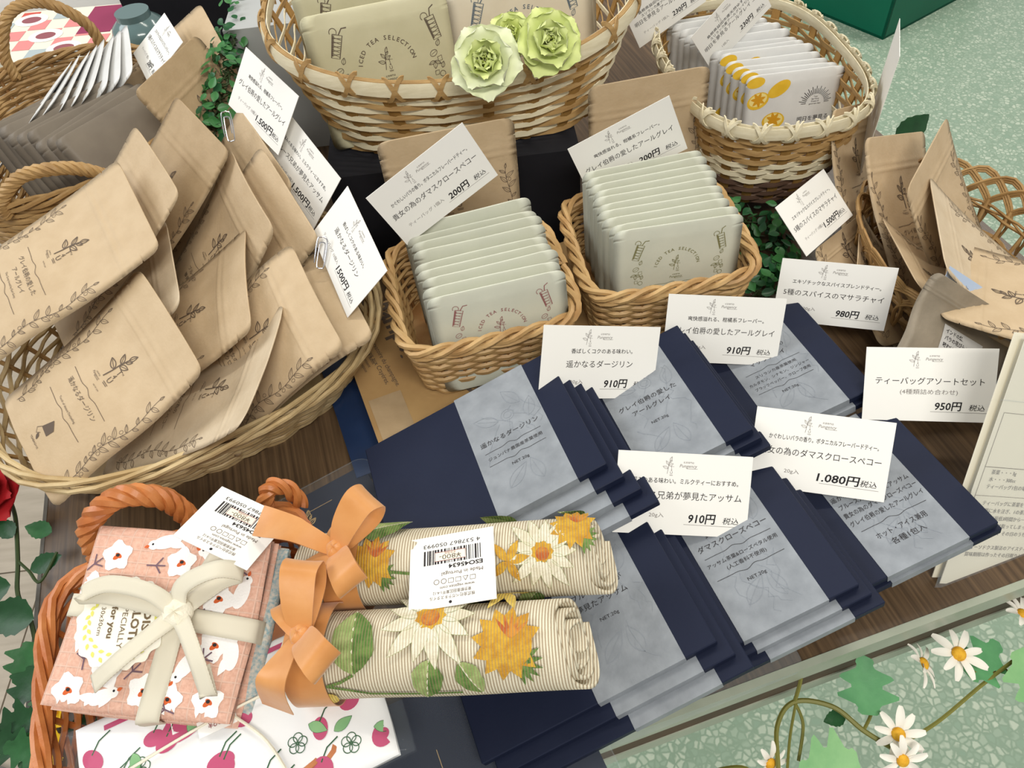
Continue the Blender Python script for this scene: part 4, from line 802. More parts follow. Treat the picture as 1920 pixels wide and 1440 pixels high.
tape('bow_loop', DC, [(kx, ky, kz), (kx - 16, ky + 9, kz + 8), (kx - 44, ky + 12, kz + 5), (kx - 60, ky + 5, kz + 1), (kx - 44, ky + 6, kz + 0), (kx - 4, ky + 1, kz)], [(0, 1, 0), (.1, 1, .2), (.2, 1, .1), (.3, 1, .2), (.2, 1, .2), (0, 1, 0)], 10)
tape('bow_tail', DC, [(kx, ky, kz), (kx - 10, ky - 14, kz + 6), (kx - 24, ky - 30, kz + 7), (kx - 38, ky - 42, kz - 1)], [(.6, -1, 0), (.5, -1, .3), (.5, -1, .2), (.4, -1, 0)], 11)
tape('bow_tail', DC, [(kx, ky, kz), (kx + 10, ky - 10, kz + 6), (kx + 22, ky - 26, kz + 8), (kx + 30, ky - 42, kz + 1), (kx + 22, ky - 28, kz + 1)], [(1, .6, 0), (1, .5, .3), (1, .3, .3), (1, .2, .2), (1, .4, 0)], 10)
b = MB(); b.disc = None
b.grid(16, 10, lambda i, j: (kx + (9.5 * math.cos(2 * math.pi * i)) * math.sin(math.pi * j), ky + 8.5 * math.sin(2 * math.pi * i) * math.sin(math.pi * j), kz + 1 + 5 * math.cos(math.pi * j) + .8 * math.sin(6 * 2 * math.pi * i + 3)), closed_u=True); b.build('knot', 'tape_ivory', DC)
# scalloped tag tucked under the tape
m = MB(); m.prism([(-19 + (27 + 1.1 * math.cos(16 * q)) * math.cos(q), -5 + (26 + 1.1 * math.cos(16 * q)) * math.sin(q)) for q in [2 * math.pi * k / 96 for k in range(96)]], Zt + 2.0, Zt + 2.5); TG = m.build('paper_tag', 'scallop', DC, False)
a = Art()
for k in range(46):
    q = 2 * math.pi * k / 46; r_ = 20.5 + 1.2 * math.sin(3 * k); a.leaf(-19 + r_ * math.cos(q), -5 + (r_ - .8) * math.sin(q), 3.6, 1.9, math.degrees(q) + 60 + 60 * (k % 2), 0, 'wreath', False, 'wreath')
for k, (t, sz, w_) in enumerate((('DISH', 6.4, 18), ('CLOTH', 6.6, 24), ('ESPECIALLY', 4.6, 28), ('for you', 5.0, 18), ('30x30cm', 3.6, 16))): a.text(-4.5 - 6.8 * k, -5, t, sz, 'brown_ink', rot=-84, width=w_, bold=.03 if k in (0, 1, 3) else 0)
a.build(TG, None, Zt + 2.8, clip=lambda u, v: (u + 19) ** 2 + (v + 5) ** 2 < 25 ** 2)
# cherry cloth in cellophane
CC = thing('cherry_cloth', 'folded white kitchen cloth with cherry print wrapped in cellophane', 'kitchen cloth', (-180, 136, 66), (7, -3, 18))
m, csurf = slab(172, 92, 12, 1.6, 24, 12); m.build('cloth_fold', 'white_paper', CC)
a = Art(); rd = random.Random(9)
for k in range(22):
    u, v = rd.uniform(-80, 80), rd.uniform(-42, 42); a.disc(u, v, 5 + rd.random() * 3, 4 + rd.random() * 2, 'magenta', rd.random() * 180); a.stroke([(u, v + 3), (u + 5, v + 9), (u + 12, v + 12)], .8, 'leaf_mid')
for k in range(14): u, v = rd.uniform(-80, 80), rd.uniform(-40, 40); a.leaf(u, v, 12, 6, rd.random() * 360, .4, 'leaf_mid', True, 'leaf_pale')
for k in range(5):
    u, v = -50 + 28 * k, rd.uniform(-30, 30)
    for q in range(5): a.ring(u + 3 * math.cos(q * 1.256), v + 3 * math.sin(q * 1.256), 2.6, 2.6, .5, 'leaf_mid')
a.line(-84, 38, 84, 40, 3, 'magenta', 10); a.disc(-20, 22, 17, 9, 'magenta', 20); a.rect(-30, 17, -10, 25, 'flower_white'); a.text(-20, 21, 'berry', 4, 'magenta')
a.build(CC, csurf, .35, clip=lambda u, v: abs(u) < 83 and abs(v) < 43)
m, _ = slab(190, 96, 16, 1.6, 20, 12); m.build('cellophane', 'clear_film', CC)
m = MB(); m.tube(cr([(-10, 50, 8), (0, 20, 10.5), (20, -10, 10.5), (30, -46, 9)], 8), .9, 5); m.tube(cr([(-60, 8, 10.5), (-10, 14, 10.8), (40, 16, 10.6), (84, 20, 9)], 8), .9, 5); m.build('string', 'tape_ivory', CC)
m = MB(); m.box((-4, 12, 10.6), (22, 9, .3)); pl = m.build('price_label', 'card', CC, False); a = Art(); a.text(-4, 12, '¥800', 5, 'ink_red'); a.build(pl, None, 11.0)

# ------------------------------------------------------------------ rolled tapestry mats with satin bows
def roll(label, p0, p1, rad, art, seed):
    P0, P1 = Vector(p0), Vector(p1); d = P1 - P0; L = d.length; yaw = math.degrees(math.atan2(d.y, d.x)); pit = -math.degrees(math.asin(d.z / L))
    o = thing('tapestry_roll', label, 'rolled mat', tuple((P0 + P1) / 2), (0, pit, yaw)); m = MB(); rd = random.Random(seed); ph = rd.random() * 6
    turns = 3.2; NT = 110
    def rr(i): th = i * turns * 2 * math.pi; return 7 + (rad - 7) * min(1, i ** .8), th
    def pt(i, j):
        r_, th = rr(i); x = (j - .5) * L + (3.0 * math.sin(th * .8 + ph) + 2 * math.sin(th * 3.1)) * (2 * j - 1) * .6 + (1 - i) * 6 * (1 if j > .5 else -1) * .4
        x += -9 * math.sin(th + 4.2) * (r_ / rad) * max(0, 2 * j - 1) ** 3; r_ *= 1 + .015 * math.sin(5 * th + 9 * j); return (x, r_ * math.cos(th + 4.2), r_ * .94 * math.sin(th + 4.2))
    m.grid(NT, 14, pt); ob = m.build('fabric', 'tapestry', o); sl = ob.modifiers.new('thickness', 'SOLIDIFY'); sl.thickness = .0022; sl.offset = 0
    art.build3(o, lambda u, v, k: (lambda an, r_: (u, r_ * math.sin(an), r_ * .94 * math.cos(an)))(v / rad, rad + 2.0 + k), 'woven_print'); return o
def tap_leaf(a, x, y, L, W, an, m='tap_green', m2='tap_green2'):
    ca, sa = math.cos(R(an)), math.sin(R(an)); n = 12; vs = []; fs = []
    for k in range(n + 1):
        w_ = W / 2 * math.sin(math.pi * (k / n) ** .85) ** .8 * (1 + .06 * math.sin(k * 5))
        for q in (-1, -.5, 0, .5, 1): vs.append((x + L * k / n * ca - q * w_ * sa, y + L * k / n * sa + q * w_ * ca))
    for k in range(n):
        for q in range(4): fs.append((k * 5 + q, k * 5 + q + 1, k * 5 + q + 6, k * 5 + q + 5))
    a.raw(vs, [f for i, f in enumerate(fs) if i % 4 < 2], m); a.raw(vs, [f for i, f in enumerate(fs) if i % 4 >= 2], m2); a.stroke([(x + L * k / 6 * ca, y + L * k / 6 * sa) for k in range(7)], .7, 'tap_white')
def tap_daisy(a, x, y, r_):
    for q in range(13): an = q * 27.7; a.leaf(x + 4 * math.cos(R(an)), y + 4 * math.sin(R(an)), r_ * (.85 + .25 * ((q * 7) % 3) / 2), r_ * .34, an, .35, 'tap_green2', False, 'tap_white')
    a.disc(x, y, r_ * .34, r_ * .3, 'tap_yellow', 0, 18, 3, lambda q: 1 + .1 * math.cos(9 * q)); a.disc(x, y - 1, r_ * .22, r_ * .2, 'tap_rust', 0, 14, 2)
def tap_mum(a, x, y, r_):
    for q in range(11): an = 20 + q * 30; a.leaf(x, y, r_, r_ * .5, an, 0, 'ink', False, 'tap_yellow')
    a.disc(x, y, r_ * .72, r_ * .7, 'tap_yellow', 0, 20, 3)
    for q in range(5): a.leaf(x + 2, y + 2, r_ * .7, 2.2, 40 + 22 * q, 0, 'ink', False, 'tap_rust')
    for q in range(6): a.leaf(x + r_ * .3, y - r_ * .5, r_ * .7, 3, -80 + 22 * q, 0, 'ink', False, 'tap_green')
a = Art(); tap_leaf(a, -38, -20, 34, 25, 92); a.stroke([(-38, -20), (-46, -24), (-54, -26)], 1.6, 'tap_green'); a.stroke([(-54, -26), (-30, -32), (0, -34), (20, -34)], 1.6, 'tap_green'); tap_leaf(a, 4, -14, 24, 17, -100, 'tap_green2', 'tap_green'); tap_leaf(a, 20, -16, 22, 14, -60); tap_daisy(a, 4, 8, 24); tap_mum(a, 46, -8, 19)
for q in (20, 45, 200, 240, 290): a.leaf(44, 26, 18, 6, q, 0, 'ink', False, 'tap_lemon')
a.disc(44, 26, 3, 3, 'tap_yellow'); a.disc(-56, -36, 7, 5, 'tap_lemon', 20); tap_leaf(a, -20, 40, 26, 18, 20); tap_mum(a, 10, 52, 16); tap_leaf(a, 60, 34, 22, 14, 120)
R2 = roll('front rolled floral tapestry mat tied with orange satin bow', (-140, 173, 90), (18, 156, 106), 25.5, a, 2)
a = Art(); tap_leaf(a, -52, 10, 34, 20, 20); tap_mum(a, -40, -8, 15); tap_leaf(a, -66, -12, 22, 12, 200, 'tap_green2', 'tap_green'); tap_mum(a, 78, 6, 14); tap_daisy(a, 60, -8, 18); tap_leaf(a, 20, 30, 26, 16, 30)
for q in (10, 60, 130, 220, 300): a.leaf(40, -12, 13, 5, q, 0, 'ink', False, 'tap_yellow')
tap_leaf(a, 70, 20, 26, 14, 60); a.stroke([(-30, -14), (0, -18), (30, -16)], 1.6, 'tap_green')
R1 = roll('rear rolled floral tapestry mat carrying the barcode tag', (-140, 226, 90), (38, 207, 104), 24, a, 6)
def satin(name, parent, pts, wd, width, taper=None): 
    b = MB(); ribbon(b, pts, wd, width, .5, 8, taper=taper); return b.build(name, 'satin_orange', parent)
def bow(o, x, rad, kang, loops, tails, wid=17, kn=(9, 10, 8)):
    P = [(x + .6 * math.sin(q * 3), (rad + 2.6) * math.sin(q), (rad + 2.6) * .95 * math.cos(q)) for q in [2 * math.pi * k / 24 for k in range(25)]]; satin('ribbon_band', o, P, [(1, 0, 0)] * 25, wid + 3)
    K = Vector((x, (rad + 5) * math.sin(R(kang)), (rad + 5) * math.cos(R(kang)))); nrm = Vector((0, math.sin(R(kang)), math.cos(R(kang)))); tan = Vector((0, math.cos(R(kang)), -math.sin(R(kang)))); ax = Vector((1, 0, 0))
    g = lambda p: K + ax * p[0] + tan * p[1] + nrm * p[2]; h = lambda p: ax * p[0] + tan * p[1] + nrm * p[2]
    for pts, wd in loops: satin('bow_loop', o, [g(p) for p in pts], [h(p) for p in wd], wid, lambda t: .35 + .65 * math.sin(math.pi * t) ** .5)
    for pts, wd in tails: satin('bow_tail', o, [g(p) for p in pts], [h(p) for p in wd], wid, lambda t: .4 + .6 * min(1, t * 2.5))
    b = MB(); b.grid(14, 8, lambda i, j: tuple(g((kn[0] / 1.6 * math.cos(2 * math.pi * i) * math.sin(math.pi * j), kn[1] / 1.6 * math.sin(2 * math.pi * i) * math.sin(math.pi * j), 2 + 4 * math.cos(math.pi * j) + .5 * math.sin(10 * math.pi * i)))), closed_u=True); b.build('knot', 'satin_orange', o)
def lp(a1, r1, hgt, wdn=1.0):
    """one bow loop leaving the knot at angle a1 (degrees, 0 along the roll, 90 towards the back)"""
    c, s_ = math.cos(R(a1)), math.sin(R(a1)); px, py = -s_, c
    return ([(0, 0, 0), (c * r1 * .35, s_ * r1 * .35, hgt * .9), (c * r1 * .85, s_ * r1 * .85, hgt * 1.5), (c * r1 * 1.1, s_ * r1 * 1.1, hgt * .9), (c * r1 * .8, s_ * r1 * .8, .5), (0, 0, 0)], [(px, py, .1), (px, py, .25), (px, py, .35), (px, py, .3), (px, py, .1), (px, py, 0)])
def tl_(a1, r1, hgt, end=0): c, s_ = math.cos(R(a1)), math.sin(R(a1)); px, py = -s_, c; return ([(0, 0, 0), (c * r1 * .4, s_ * r1 * .4, hgt), (c * r1 * .8, s_ * r1 * .8, hgt * .6), (c * r1, s_ * r1, end)], [(px, py, .2), (px, py, .5), (px, py, .1), (px, py, -.2)])
bow(R2, -66, 25.5, -2, [lp(88, 34, 13), lp(-44, 28, 12)], [tl_(-112, 36, 5, -16), tl_(118, 26, 5, -6)], 20)
bow(R1, -60, 24, -6, [lp(48, 32, 14), lp(-58, 28, 11)], [tl_(158, 54, 12, 4), tl_(-136, 36, 5, -8)], 19)
# barcode tags
def tag_art():
    a = Art(); rd = random.Random(3); x = -17.
    while x < 17: w_ = rd.choice((.35, .5, .7, 1.1)); a.rect(x, -13.5, x + w_, -4, 'ink_dark'); x += w_ + rd.choice((.4, .5, .9))
    a.text(0, -16.4, '4 537867 050993', 3.6, 'ink_dark', width=34); a.text(-8, -1.6, 'ESO45634', 3.6, 'ink_dark', bold=.03, width=20); a.rect(-8, -11.5, 10, -5.8, 'cream_card'); a.stroke([(-8, -11.5), (10, -11.5), (10, -5.8), (-8, -5.8), (-8, -11.5)], .35, 'ink_red'); a.text(1, -8.0, '¥800-', 4.4, 'ink', width=13); a.text(1, -10.6, '本体価格', 1.7, 'ink_red')
    a.text(-6, 3.0, 'Made in Portugal', 3.2, 'ink', width=24)
    for k in range(6): x = -12 + 4.2 * k; a.ring(x, 7.4, 1.5, 1.5, .3, 'ink') if k in (4, 5) else a.stroke([(x - 1.5, 6.2), (x + 1.5, 6.2), (x + (0 if k == 1 else 1.5), 8.8), (x - (0 if k == 1 else 1.5), 8.8), (x - 1.5, 6.2)], .3, 'ink')
    a.text(-3, 11.4, 'www.vegatex.com', 2.6, 'ink', width=20); a.text(0, 14.2, '東京都墨田区業平1-4-12', 2.4, 'ink', width=22); a.text(0, 17.2, '株式会社ベガテキスタイル', 2.6, 'ink', width=26); a.disc(1, 20.5, .9, .9, 'ink_dark'); return a
for lab, loc, rot in (('white barcode tag priced 800 yen lying across the tapestry rolls', (-46, 200, 121), (4, 8, 179)), ('white barcode tag standing between dish cloth and handle', (-178, 246, 118), (18, -12, 152))):
    m = MB(); m.box((0, 0, 0), (50, 46, .4)); o = tag(m.build('barcode_tag', 'card', None, False, loc=loc, rot=rot), lab, 'price tag'); tag_art().build(o, None, .3)

# ------------------------------------------------------------------ sheet, leaflets, sleeves
m = MB(); m.box((0, 0, 0), (150, 70, .5)); tag(m.build('folded_sheet', 'blue_sheet', None, False, loc=tuple(Vector((338, 362, 58)) + Euler((R(46), R(36), R(-7))).to_matrix() @ Vector((46, 22, -10))), rot=(46, 36, -7)), 'pale blue plastic sheet leaning behind the grey pouch', 'plastic sheet')
LM = Euler((R(57), R(20), R(1))).to_matrix().to_4x4() @ Matrix.Scale(.86, 4)
def leaflet(label, org, ang, text, film):
    o = tag(link('leaflet', None, None, mtx=Matrix.Translation(Vector(org) * MM) @ LM @ Matrix.Rotation(R(ang), 4, 'Z')), label, 'leaflet')
    m = MB(); m.box((74, 102, -.5), (148, 204, .6)); pg = m.build('sheet', 'cream_card', o, False)
    if text:
        a = Art(); a.line(4, 40, 4, 146, .3, 'ink'); a.line(4, 146, 146, 146, .3, 'ink'); a.line(4, 40 + 62, 146, 102, .4, 'ink'); a.line(4, 78, 146, 78, .3, 'ink')
        for k, t in enumerate(('水出しアイスティー', 'それは時間をかけて', '紅茶のうまみを', '仮に万が一にごっても', 'その香りは変わらず', '還元されます')): a.text(78, 138 - 6.3 * k, t, 4.2, 'ink_soft')
        for k, t in enumerate(('茶葉・・・3g', '水・・・300cc', 'ティーバッグ1包の場合')): a.text(12, 98 - 6.0 * k, t, 4.2, 'ink_soft', 'L')
        for k, t in enumerate(('ティーバッグに茶葉をつめ', '容器に水を注ぎ、1の茶葉を入れ', '冷蔵庫で最低3時間から一晩', '(お茶パックは取ってしまって)', '冷蔵庫保存で、その日のうちに', '', '※オーソドクス製法のアイスティー', '賞味期限は作ったその日限りとなり')): a.text(14, 72 - 6.4 * k, t, 4.2, 'ink_soft', 'L') if t else None
        a.build(pg, None, .2)
    if film:
        m = MB(); m.box((74, 102, 1.0), (158, 210, .3)); m.build('clear_sleeve', 'clear_sleeve', o, False); m = MB(); m.box((74, 156, 1.6), (158, 1.0, .4)); m.build('sleeve_fold', 'clear_sleeve', o, False)
leaflet('cream brewing leaflet in a clear sleeve standing at the table edge', (277, 205, 2), 0, True, True)
leaflet('plain leaflet standing directly behind the brewing leaflet', (274, 210, 2), .6, False, False)
FG = Art(); FG.place(sprig('ink_gold', .6, False), -10, 4, 1.5); FG.text(0, -8, 'Pungency', 8, 'ink_gold', shear=.2); FG.text(0, -15, '紅茶専門店', 3.4, 'ink_gold'); FG.stroke([(-14, 26), (14, 26)], .4, 'ink_gold')
def film_box(label, loc, rot, w, h, art, ext=14):
    o = thing('sleeved_tea_box', label, 'tea box', loc, rot); m = MB(); m.box((0, 0, 3), (w, h, 6)); m.build('box', 'navy', o, False)
    if art: art.build(o, None, 6.3)
    m = MB(); m.prism(rounded_rect(w + ext, h + ext, 12, 5), 6.8, 7.1); m.build('clear_sleeve', 'clear_film', o, False)
    m = MB(); m.tube([(x, y, 7) for x, y in rounded_rect(w + ext, h + ext, 12, 5)], .5, 4, True); m.build('sleeve_seam', 'clear_sleeve', o); return o
film_box('navy tea box with gold sprig in clear sleeve behind rear roll', (-152, 298, 1), (0, 0, 27), 96, 84, FG)
film_box('navy tea box with gold lettering in clear sleeve under front roll', (-44, 128, 8), (0, 0, 18), 130, 104, Art().place(FG, 0, 0, 1, 90))
film_box('navy tea box in clear sleeve flat on table below damask stack', (78, 206, 1), (0, 0, 14), 150, 92, None, 20)
m = MB(); m.prism(rounded_rect(150, 60, 10, 5), 0, .4); tag(m.build('empty_sleeve', 'clear_sleeve', None, False, loc=(90, 170, .3), rot=(0, 0, 14)), 'empty clear plastic sleeve flat at the front table edge', 'plastic sleeve')

# ------------------------------------------------------------------ foliage and flowers
def leaf_mesh(L, W, mt, lobes=None, fold=.25, curve=.2, teeth=0):
    m = MB(); n = 12 if not lobes else 18
    def wid(t):
        if lobes == 'ivy': return W / 2 * max(.02, (math.sin(math.pi * min(1, t * .98 + .02)) ** .6) * (1 + .38 * math.cos(6 * math.pi * t + .6)) * (1 - .45 * t))
        return W / 2 * math.sin(math.pi * t ** .8) ** .9 * (1 + teeth * (1 if int(t * n) % 2 else -1)) if 0 < t < 1 else .15
    m.grid(4, n, lambda i, j: ((i - .5) * 2 * wid(j), j * L, fold * abs((i - .5) * 2 * wid(j)) + curve * L * (j * (1 - j)) * -1 + .0), 0)
    return m.mesh('leaf', mt)
LEAF = {k: leaf_mesh(*v) for k, v in {'box1': (11, 7.5, 'leaf_boxwood', None, .2, .15), 'box2': (10, 7, 'leaf_boxwood_b', None, .2, .15), 'rose': (30, 20, 'leaf_dark', None, .2, .2, .06), 'rose2': (26, 18, 'leaf_mid', None, .2, .2, .06), 'ivy': (30, 30, 'leaf_mid', 'ivy', .15, .15), 'ivyd': (28, 28, 'leaf_dark', 'ivy', .15, .15), 'ivyl': (40, 40, 'leaf_light', 'ivy', .12, .12), 'ivyp': (44, 46, 'leaf_pale', 'ivy', .12, .12), 'big': (46, 26, 'leaf_dark', None, .12, .1, .05)}.items()}
def facing(n, spin):
    q = Vector(n).to_track_quat('Z', 'Y'); return (q @ Euler((0, 0, R(spin))).to_quaternion()).to_euler()
def put_leaf(o, kind, loc, n, spin, sc_=1.0):
    l = link('leaf', LEAF[kind], o, loc); l.rotation_euler = facing(n, spin); l.scale = (sc_,) * 3; return l
def boxwood(label, path, rad, count, seed, zmin):
    rd = random.Random(seed); o = thing('boxwood_garland', label, 'artificial plant', path[0])
    O = Vector(path[0]); P = cr(path, 10); m = MB()
    for q in range(4): m.tube([p - O + Vector((rd.uniform(-6, 6), rd.uniform(-6, 6), rd.uniform(-4, 4))) for p in P], .9, 5)
    m.build('stem', 'stem_dark', o)
    for k in range(count):
        p = P[rd.randrange(len(P))]; d = Vector((rd.gauss(0, 1), rd.gauss(0, 1), rd.gauss(.3, .8))).normalized(); q = p + d * rad * rd.uniform(.25, 1.0) ** .7; q.z = max(zmin, q.z)
        put_leaf(o, 'box1' if rd.random() < .55 else 'box2', q - O, (d + Vector((0, -.35, .6))).normalized(), rd.uniform(0, 360), rd.uniform(.7, 1.25))
boxwood('green boxwood garland hanging behind the kraft bags and grey block', [(-268, 985, 140), (-258, 900, 142), (-254, 820, 142), (-252, 762, 138), (-262, 720, 118), (-276, 690, 96)], 22, 295, 4, 12)
boxwood('green boxwood garland between the yuzu basket and navy boxes', [(205, 560, 14), (236, 588, 18), (268, 570, 18), (262, 530, 16), (232, 500, 16), (240, 468, 14)], 30, 290, 8, 4)
o = thing('serrated_leaf', 'single dark green serrated leaf poking up behind kraft bags', 'leaf', (430, 640, 4)); put_leaf(o, 'big', (0, 30, 20), (.1, -.7, .7), -60, 1.1); m = MB(); m.tube([(0, 0, 0), (0, 16, 12), (0, 31, 20)], 1, 5); m.build('stem', 'stem_dark', o)
# green roses on the big basket
def petal_mesh(L, W, mt, cup=.5, roll_=.3):
    m = MB()
    def f(i, j):
        s_ = (i - .5) * 2; w_ = W / 2 * max(.05, (1 - (1 - min(1, j / .62)) ** 2) if j < .62 else 1) * math.sqrt(max(0, 1 - (max(0, j - .55) / .47) ** 2.6)); x = s_ * w_; rr = math.sqrt(max(0, 1 - (s_ * .55 * j) ** 2))
        return (x, j * L * (1 - .10 * s_ * s_ * j) + .02 * L * math.sin(9 * s_) * j, cup * L * (j * j * .45 + .35 * s_ * s_ * j) - roll_ * L * max(0, j - .72) ** 2 * 5 + .03 * L * math.sin(7 * s_ + 2) * j)
    m.grid(8, 8, f); return m.mesh('petal', mt)
def rose(label, loc, n, size, outer, inner, seed):
    o = thing('artificial_rose', label, 'flower', loc); o.rotation_euler = facing(n, seed * 40); rd = random.Random(seed)
    for ring_, (cnt, L, W, mt, cup, tilt, r0, z0) in enumerate(((5, .62, .72, outer, .26, 8, .05, 0), (5, .54, .64, outer, .42, 26, .05, .03), (5, .44, .54, inner, .5, 44, .05, .05), (5, .36, .44, inner, .55, 60, .05, .05), (4, .30, .34, inner, .55, 72, .05, .05), (3, .26, .26, 'rose_heart', .5, 80, .03, .05))):
        me = petal_mesh(L * size, W * size, mt, cup)
        for k in range(cnt):
            an = 360 / cnt * k + 31 * ring_ + rd.uniform(-9, 9); p = link('petal', me, o, (-math.sin(R(an)) * r0 * size, math.cos(R(an)) * r0 * size, z0 * size)); p.rotation_euler = Euler((R(tilt + rd.uniform(-5, 5)), 0, R(an)), 'XYZ'); p.scale = (1, 1, 1)
    m = MB(); m.tube([(0, 0, -1), (0, 0, -14)], [2.5, 1.2], 6); m.build('stem', 'stem', o)
rose('pale cream-green artificial rose on the tape basket rim', (10, 592, 209), (-.1, -.75, .6), 46, 'rose_pale', 'rose_green', 1)
rose('bright yellow-green artificial rose on the tape basket rim', (61, 600, 214), (.15, -.7, .65), 43, 'rose_green', 'rose_green', 2)
rose('smaller green artificial rose tucked between two larger roses', (32, 612, 218), (0, -.6, .7), 30, 'rose_green', 'rose_heart', 3)
def daisy(label, loc, n, r_, seed):
    o = thing('artificial_daisy', label, 'flower', loc); o.rotation_euler = facing(n, seed * 17); rd = random.Random(seed); m = MB()
    m.grid(4, 8, lambda i, j: ((i - .5) * 2 * r_ * .16 * math.sin(math.pi * (.12 + .8 * j)) ** .6, r_ * (.2 + .8 * j), r_ * (.10 * math.sin(j * 3) + .15 * ((i - .5) * 2) ** 2 * .3))); me = m.mesh('petal', 'petal_white')
    for k in range(9): p = link('petal', me, o); p.rotation_euler = Euler((R(rd.uniform(-12, 10)), 0, R(40 * k + rd.uniform(-6, 6)))); p.scale = (rd.uniform(.9, 1.15),) * 2 + (1,)
    m = MB(); m.grid(14, 7, lambda i, j: (r_ * .28 * math.cos(2 * math.pi * i) * math.sin(math.pi / 2 * (1 - j)), r_ * .28 * math.sin(2 * math.pi * i) * math.sin(math.pi / 2 * (1 - j)), r_ * .04 + r_ * .22 * math.sin(math.pi / 2 * j)), closed_u=True); m.build('flower_centre', 'daisy_yellow', o)
for lab, loc, n, r_, sd in (('open white daisy above the lobed leaf at table front', (286, 168, -34), (.1, -.25, .9), 18, 1), ('white daisy turned aside next to the open daisy', (262, 166, -40), (.7, -.1, .6), 16, 2), ('white daisy with bent petals above another daisy', (225, 122, -34), (-.2, -.4, .9), 16, 3), ('white daisy growing right below the daisy with bent petals', (222, 107, -36), (.1, -.6, .7), 15, 4), ('wilted white daisy bud beside the curved stem', (140, 116, -44), (.2, -.4, .3), 14, 5), ('white daisy half hidden at the glass table edge', (342, 190, -34), (.3, .1, .8), 14, 6)):
    daisy(lab, loc, n, r_, sd)
g = thing('daisy_garland', 'trailing artificial daisy vine with lobed leaves along the table front', 'artificial plant', (190, 140, -50))
def stemtube(o, pts, r_, mt='stem'): O = o.location / MM; m = MB(); m.tube(cr([Vector(p) - O for p in pts], 8), r_, 6); m.build('stem', mt, o)
stemtube(g, [(100, 118, -62), (122, 116, -48), (140, 104, -42), (150, 136, -38), (166, 150, -36), (190, 144, -36), (206, 128, -40), (222, 116, -44), (232, 110, -50)], 1.7); stemtube(g, [(206, 128, -40), (214, 136, -42), (224, 148, -46)], 1.2); stemtube(g, [(222, 116, -44), (260, 130, -52), (300, 150, -50), (330, 164, -46), (360, 178, -44)], 1.4); stemtube(g, [(166, 150, -36), (168, 136, -40), (160, 116, -48)], 1.1); stemtube(g, [(166, 150, -36), (170, 158, -26), (172, 166, -12)], 1.4); stemtube(g, [(166, 148, -36), (158, 130, -44), (150, 108, -50)], 1.0); stemtube(g, [(286, 168, -36), (300, 158, -48), (322, 158, -50)], 1.1)
O = g.location / MM
for kind, loc, n, sp, s_ in (('ivyl', (212, 136, -36), (-.1, -.25, .95), 10, .95), ('ivyp', (196, 110, -40), (.1, -.3, .9), 75, .95), ('ivyl', (292, 156, -46), (.1, -.3, .9), -75, .9), ('ivyp', (330, 168, -40), (.2, -.3, .9), 160, 1.0), ('rose2', (200, 140, -46), (-.4, -.3, .7), 150, .6), ('ivyp', (120, 84, -46), (.1, -.3, .9), 40, .8)): put_leaf(g, kind, Vector(loc) - O, n, sp, s_)
# left side vine with red rose and yellow blossoms
v = thing('rose_vine', 'artificial vine with dark serrated and ivy leaves beside orange basket', 'artificial plant', (-366, 247, -14)); O = v.location / MM
stemtube(v, [(-414, 359, 10), (-403, 340, 12), (-388, 302, 14), (-379, 274, 14), (-366, 256, 12), (-353, 229, 10), (-340, 197, 8), (-326, 165, 6), (-317, 146, 2)], 1.6, 'stem_dark'); stemtube(v, [(-388, 302, 14), (-375, 291, 16), (-362, 280, 18), (-355, 302, 20)], 1.2, 'stem_dark')
for kind, loc, n, sp, s_ in (('rose', (-384, 280, 18), (0, -.3, .9), 100, 1.1), ('rose', (-355, 249, 22), (-.1, -.3, .9), 95, 1.35), ('rose', (-373, 291, 18), (0, -.2, .9), -70, .8), ('ivy', (-350, 231, 24), (.1, -.3, .9), 150, .95), ('ivyd', (-344, 214, 22), (-.1, -.2, .9), 190, 1.0), ('ivy', (-329, 198, 24), (.2, -.3, .9), 160, .8), ('ivyd', (-335, 183, 20), (0, -.3, .9), 110, 1.0), ('ivy', (-322, 170, 22), (.1, -.3, .9), 130, .85), ('rose2', (-364, 320, 20), (.2, -.2, .9), 30, .8), ('ivy', (-318, 157, 26), (0, -.3, .9), 80, .9), ('ivyd', (-340, 161, 16), (0, -.3, .9), 60, .9), ('rose2', (-326, 212, 18), (.1, -.3, .9), 200, .9), ('ivyd', (-311, 188, 12), (.1, -.3, .9), 200, 1.0), ('rose', (-397, 322, 16), (0, -.2, .9), 40, .7)): put_leaf(v, kind, Vector(loc) - O, n, sp, s_)
rose('red artificial rose beside the long rattan basket', (-423, 359, 24), (.1, -.3, .9), 44, 'rose_red', 'rose_red', 5)
def blossom(label, loc, n, r_, seed):
    o = thing('yellow_blossom', label, 'flower', loc); o.rotation_euler = facing(n, seed * 23); me = petal_mesh(r_, r_ * .8, 'petal_yellow', .35)
    for k in range(6): p = link('petal', me, o); p.rotation_euler = Euler((R(18), 0, R(60 * k)))
    m = MB(); m.grid(10, 5, lambda i, j: (r_ * .2 * math.cos(2 * math.pi * i) * (1 - j * .6), r_ * .2 * math.sin(2 * math.pi * i) * (1 - j * .6), r_ * .5 * j), closed_u=True); m.build('flower_centre', 'daisy_yellow', o)
blossom('yellow artificial blossom beside the orange basket wall', (-313, 179, 32), (-.3, -.4, .8), 15, 1); blossom('lower yellow artificial blossom at the orange basket foot', (-306, 157, 30), (-.4, -.3, .8), 14, 2)

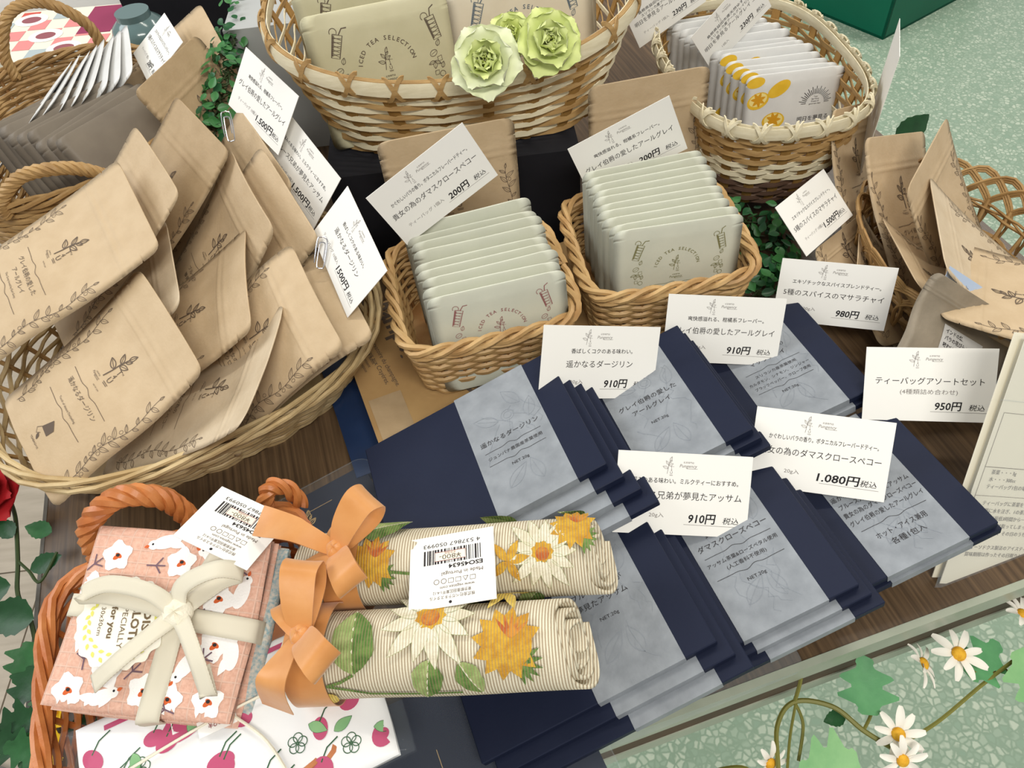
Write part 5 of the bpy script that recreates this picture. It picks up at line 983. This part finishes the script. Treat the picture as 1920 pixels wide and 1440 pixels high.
# ------------------------------------------------------------------ things behind the handled basket
m = MB(); m.box((0, 0, 28), (240, 150, 56)); pb = tag(m.build('illustrated_box', 'cream_card', None, False, loc=(-600, 1105, 0), rot=(0, 0, -4)), 'cream gift box illustrated with tea cups and a plum title panel', 'box')
a = Art(); rd = random.Random(2)
for k in range(9):
    for j in range(5):
        if (k + j) % 2: a.rect(-118 + 26 * k, -73 + 29 * j, -118 + 26 * k + 25, -73 + 29 * j + 28, rd.choice(['pinkprint', 'redprint', 'greyprint', 'pinkprint']), 1)
for x, y in ((20, -6), (-60, -40), (-90, 20), (60, -46), (-20, 46)): a.disc(x, y, 24, 19, 'card'); a.disc(x, y, 17, 13, 'greyprint'); a.disc(x, y, 14, 10, 'teaprint' if x > -50 else 'orangeprint')
a.rect(64, -10, 112, 72, 'plum', 1); a.text(98, 34, 'スイーツと', 11, 'card', rot=-90); a.text(80, 30, 'パリジェンヌの幸せ', 9, 'card', rot=-90)
a.build(pb, None, 56.3)
m = MB(); m.box((0, 0, 35), (420, 120, 70)); wb = tag(m.build('white_box', 'white_paper', None, False, loc=(-560, 1262, 0), rot=(0, 0, -2)), 'white display box at the far edge of the table', 'box')
def lathe(mb, prof, n=24, m=0): mb.grid(n, len(prof) - 1, lambda i, j: (lambda q: (q[0] * math.cos(2 * math.pi * i), q[0] * math.sin(2 * math.pi * i), q[1]))(prof[int(round(j * (len(prof) - 1)))]), m, closed_u=True)
m = MB(); lathe(m, [(.1, 0), (34, 0), (36, 4), (36, 70), (32, 80), (22, 88), (22, 96), (.1, 96)]); tag(m.build('glass_jar', 'teal_glass', None, loc=(-432, 1046, 0)), 'grey-teal glass jar behind the handled basket', 'jar')
m = MB(); m.box((0, 0, 45), (150, 40, 90)); tag(m.build('black_board', 'black_cloth', None, False, loc=(-400, 1150, 0), rot=(0, 0, 8)), 'black board standing behind the lit kraft bag', 'board')
# paper clips on cards
for lab, p in (('silver paper clip holding the Assam card to its bag', (-194, 572, 128, 53, 15, 6)), ('silver paper clip on the half-hidden grey earl card', (-222, 628, 160, 54, 7, 8)), ('silver paper clip on the 1500 yen Darjeeling card', (-140, 488, 122, 46, 12, -12)), ('silver paper clip at the foot of the damask rose card', (-72, 498, 138, 80, -40, 20))): paper_clip(lab, p)
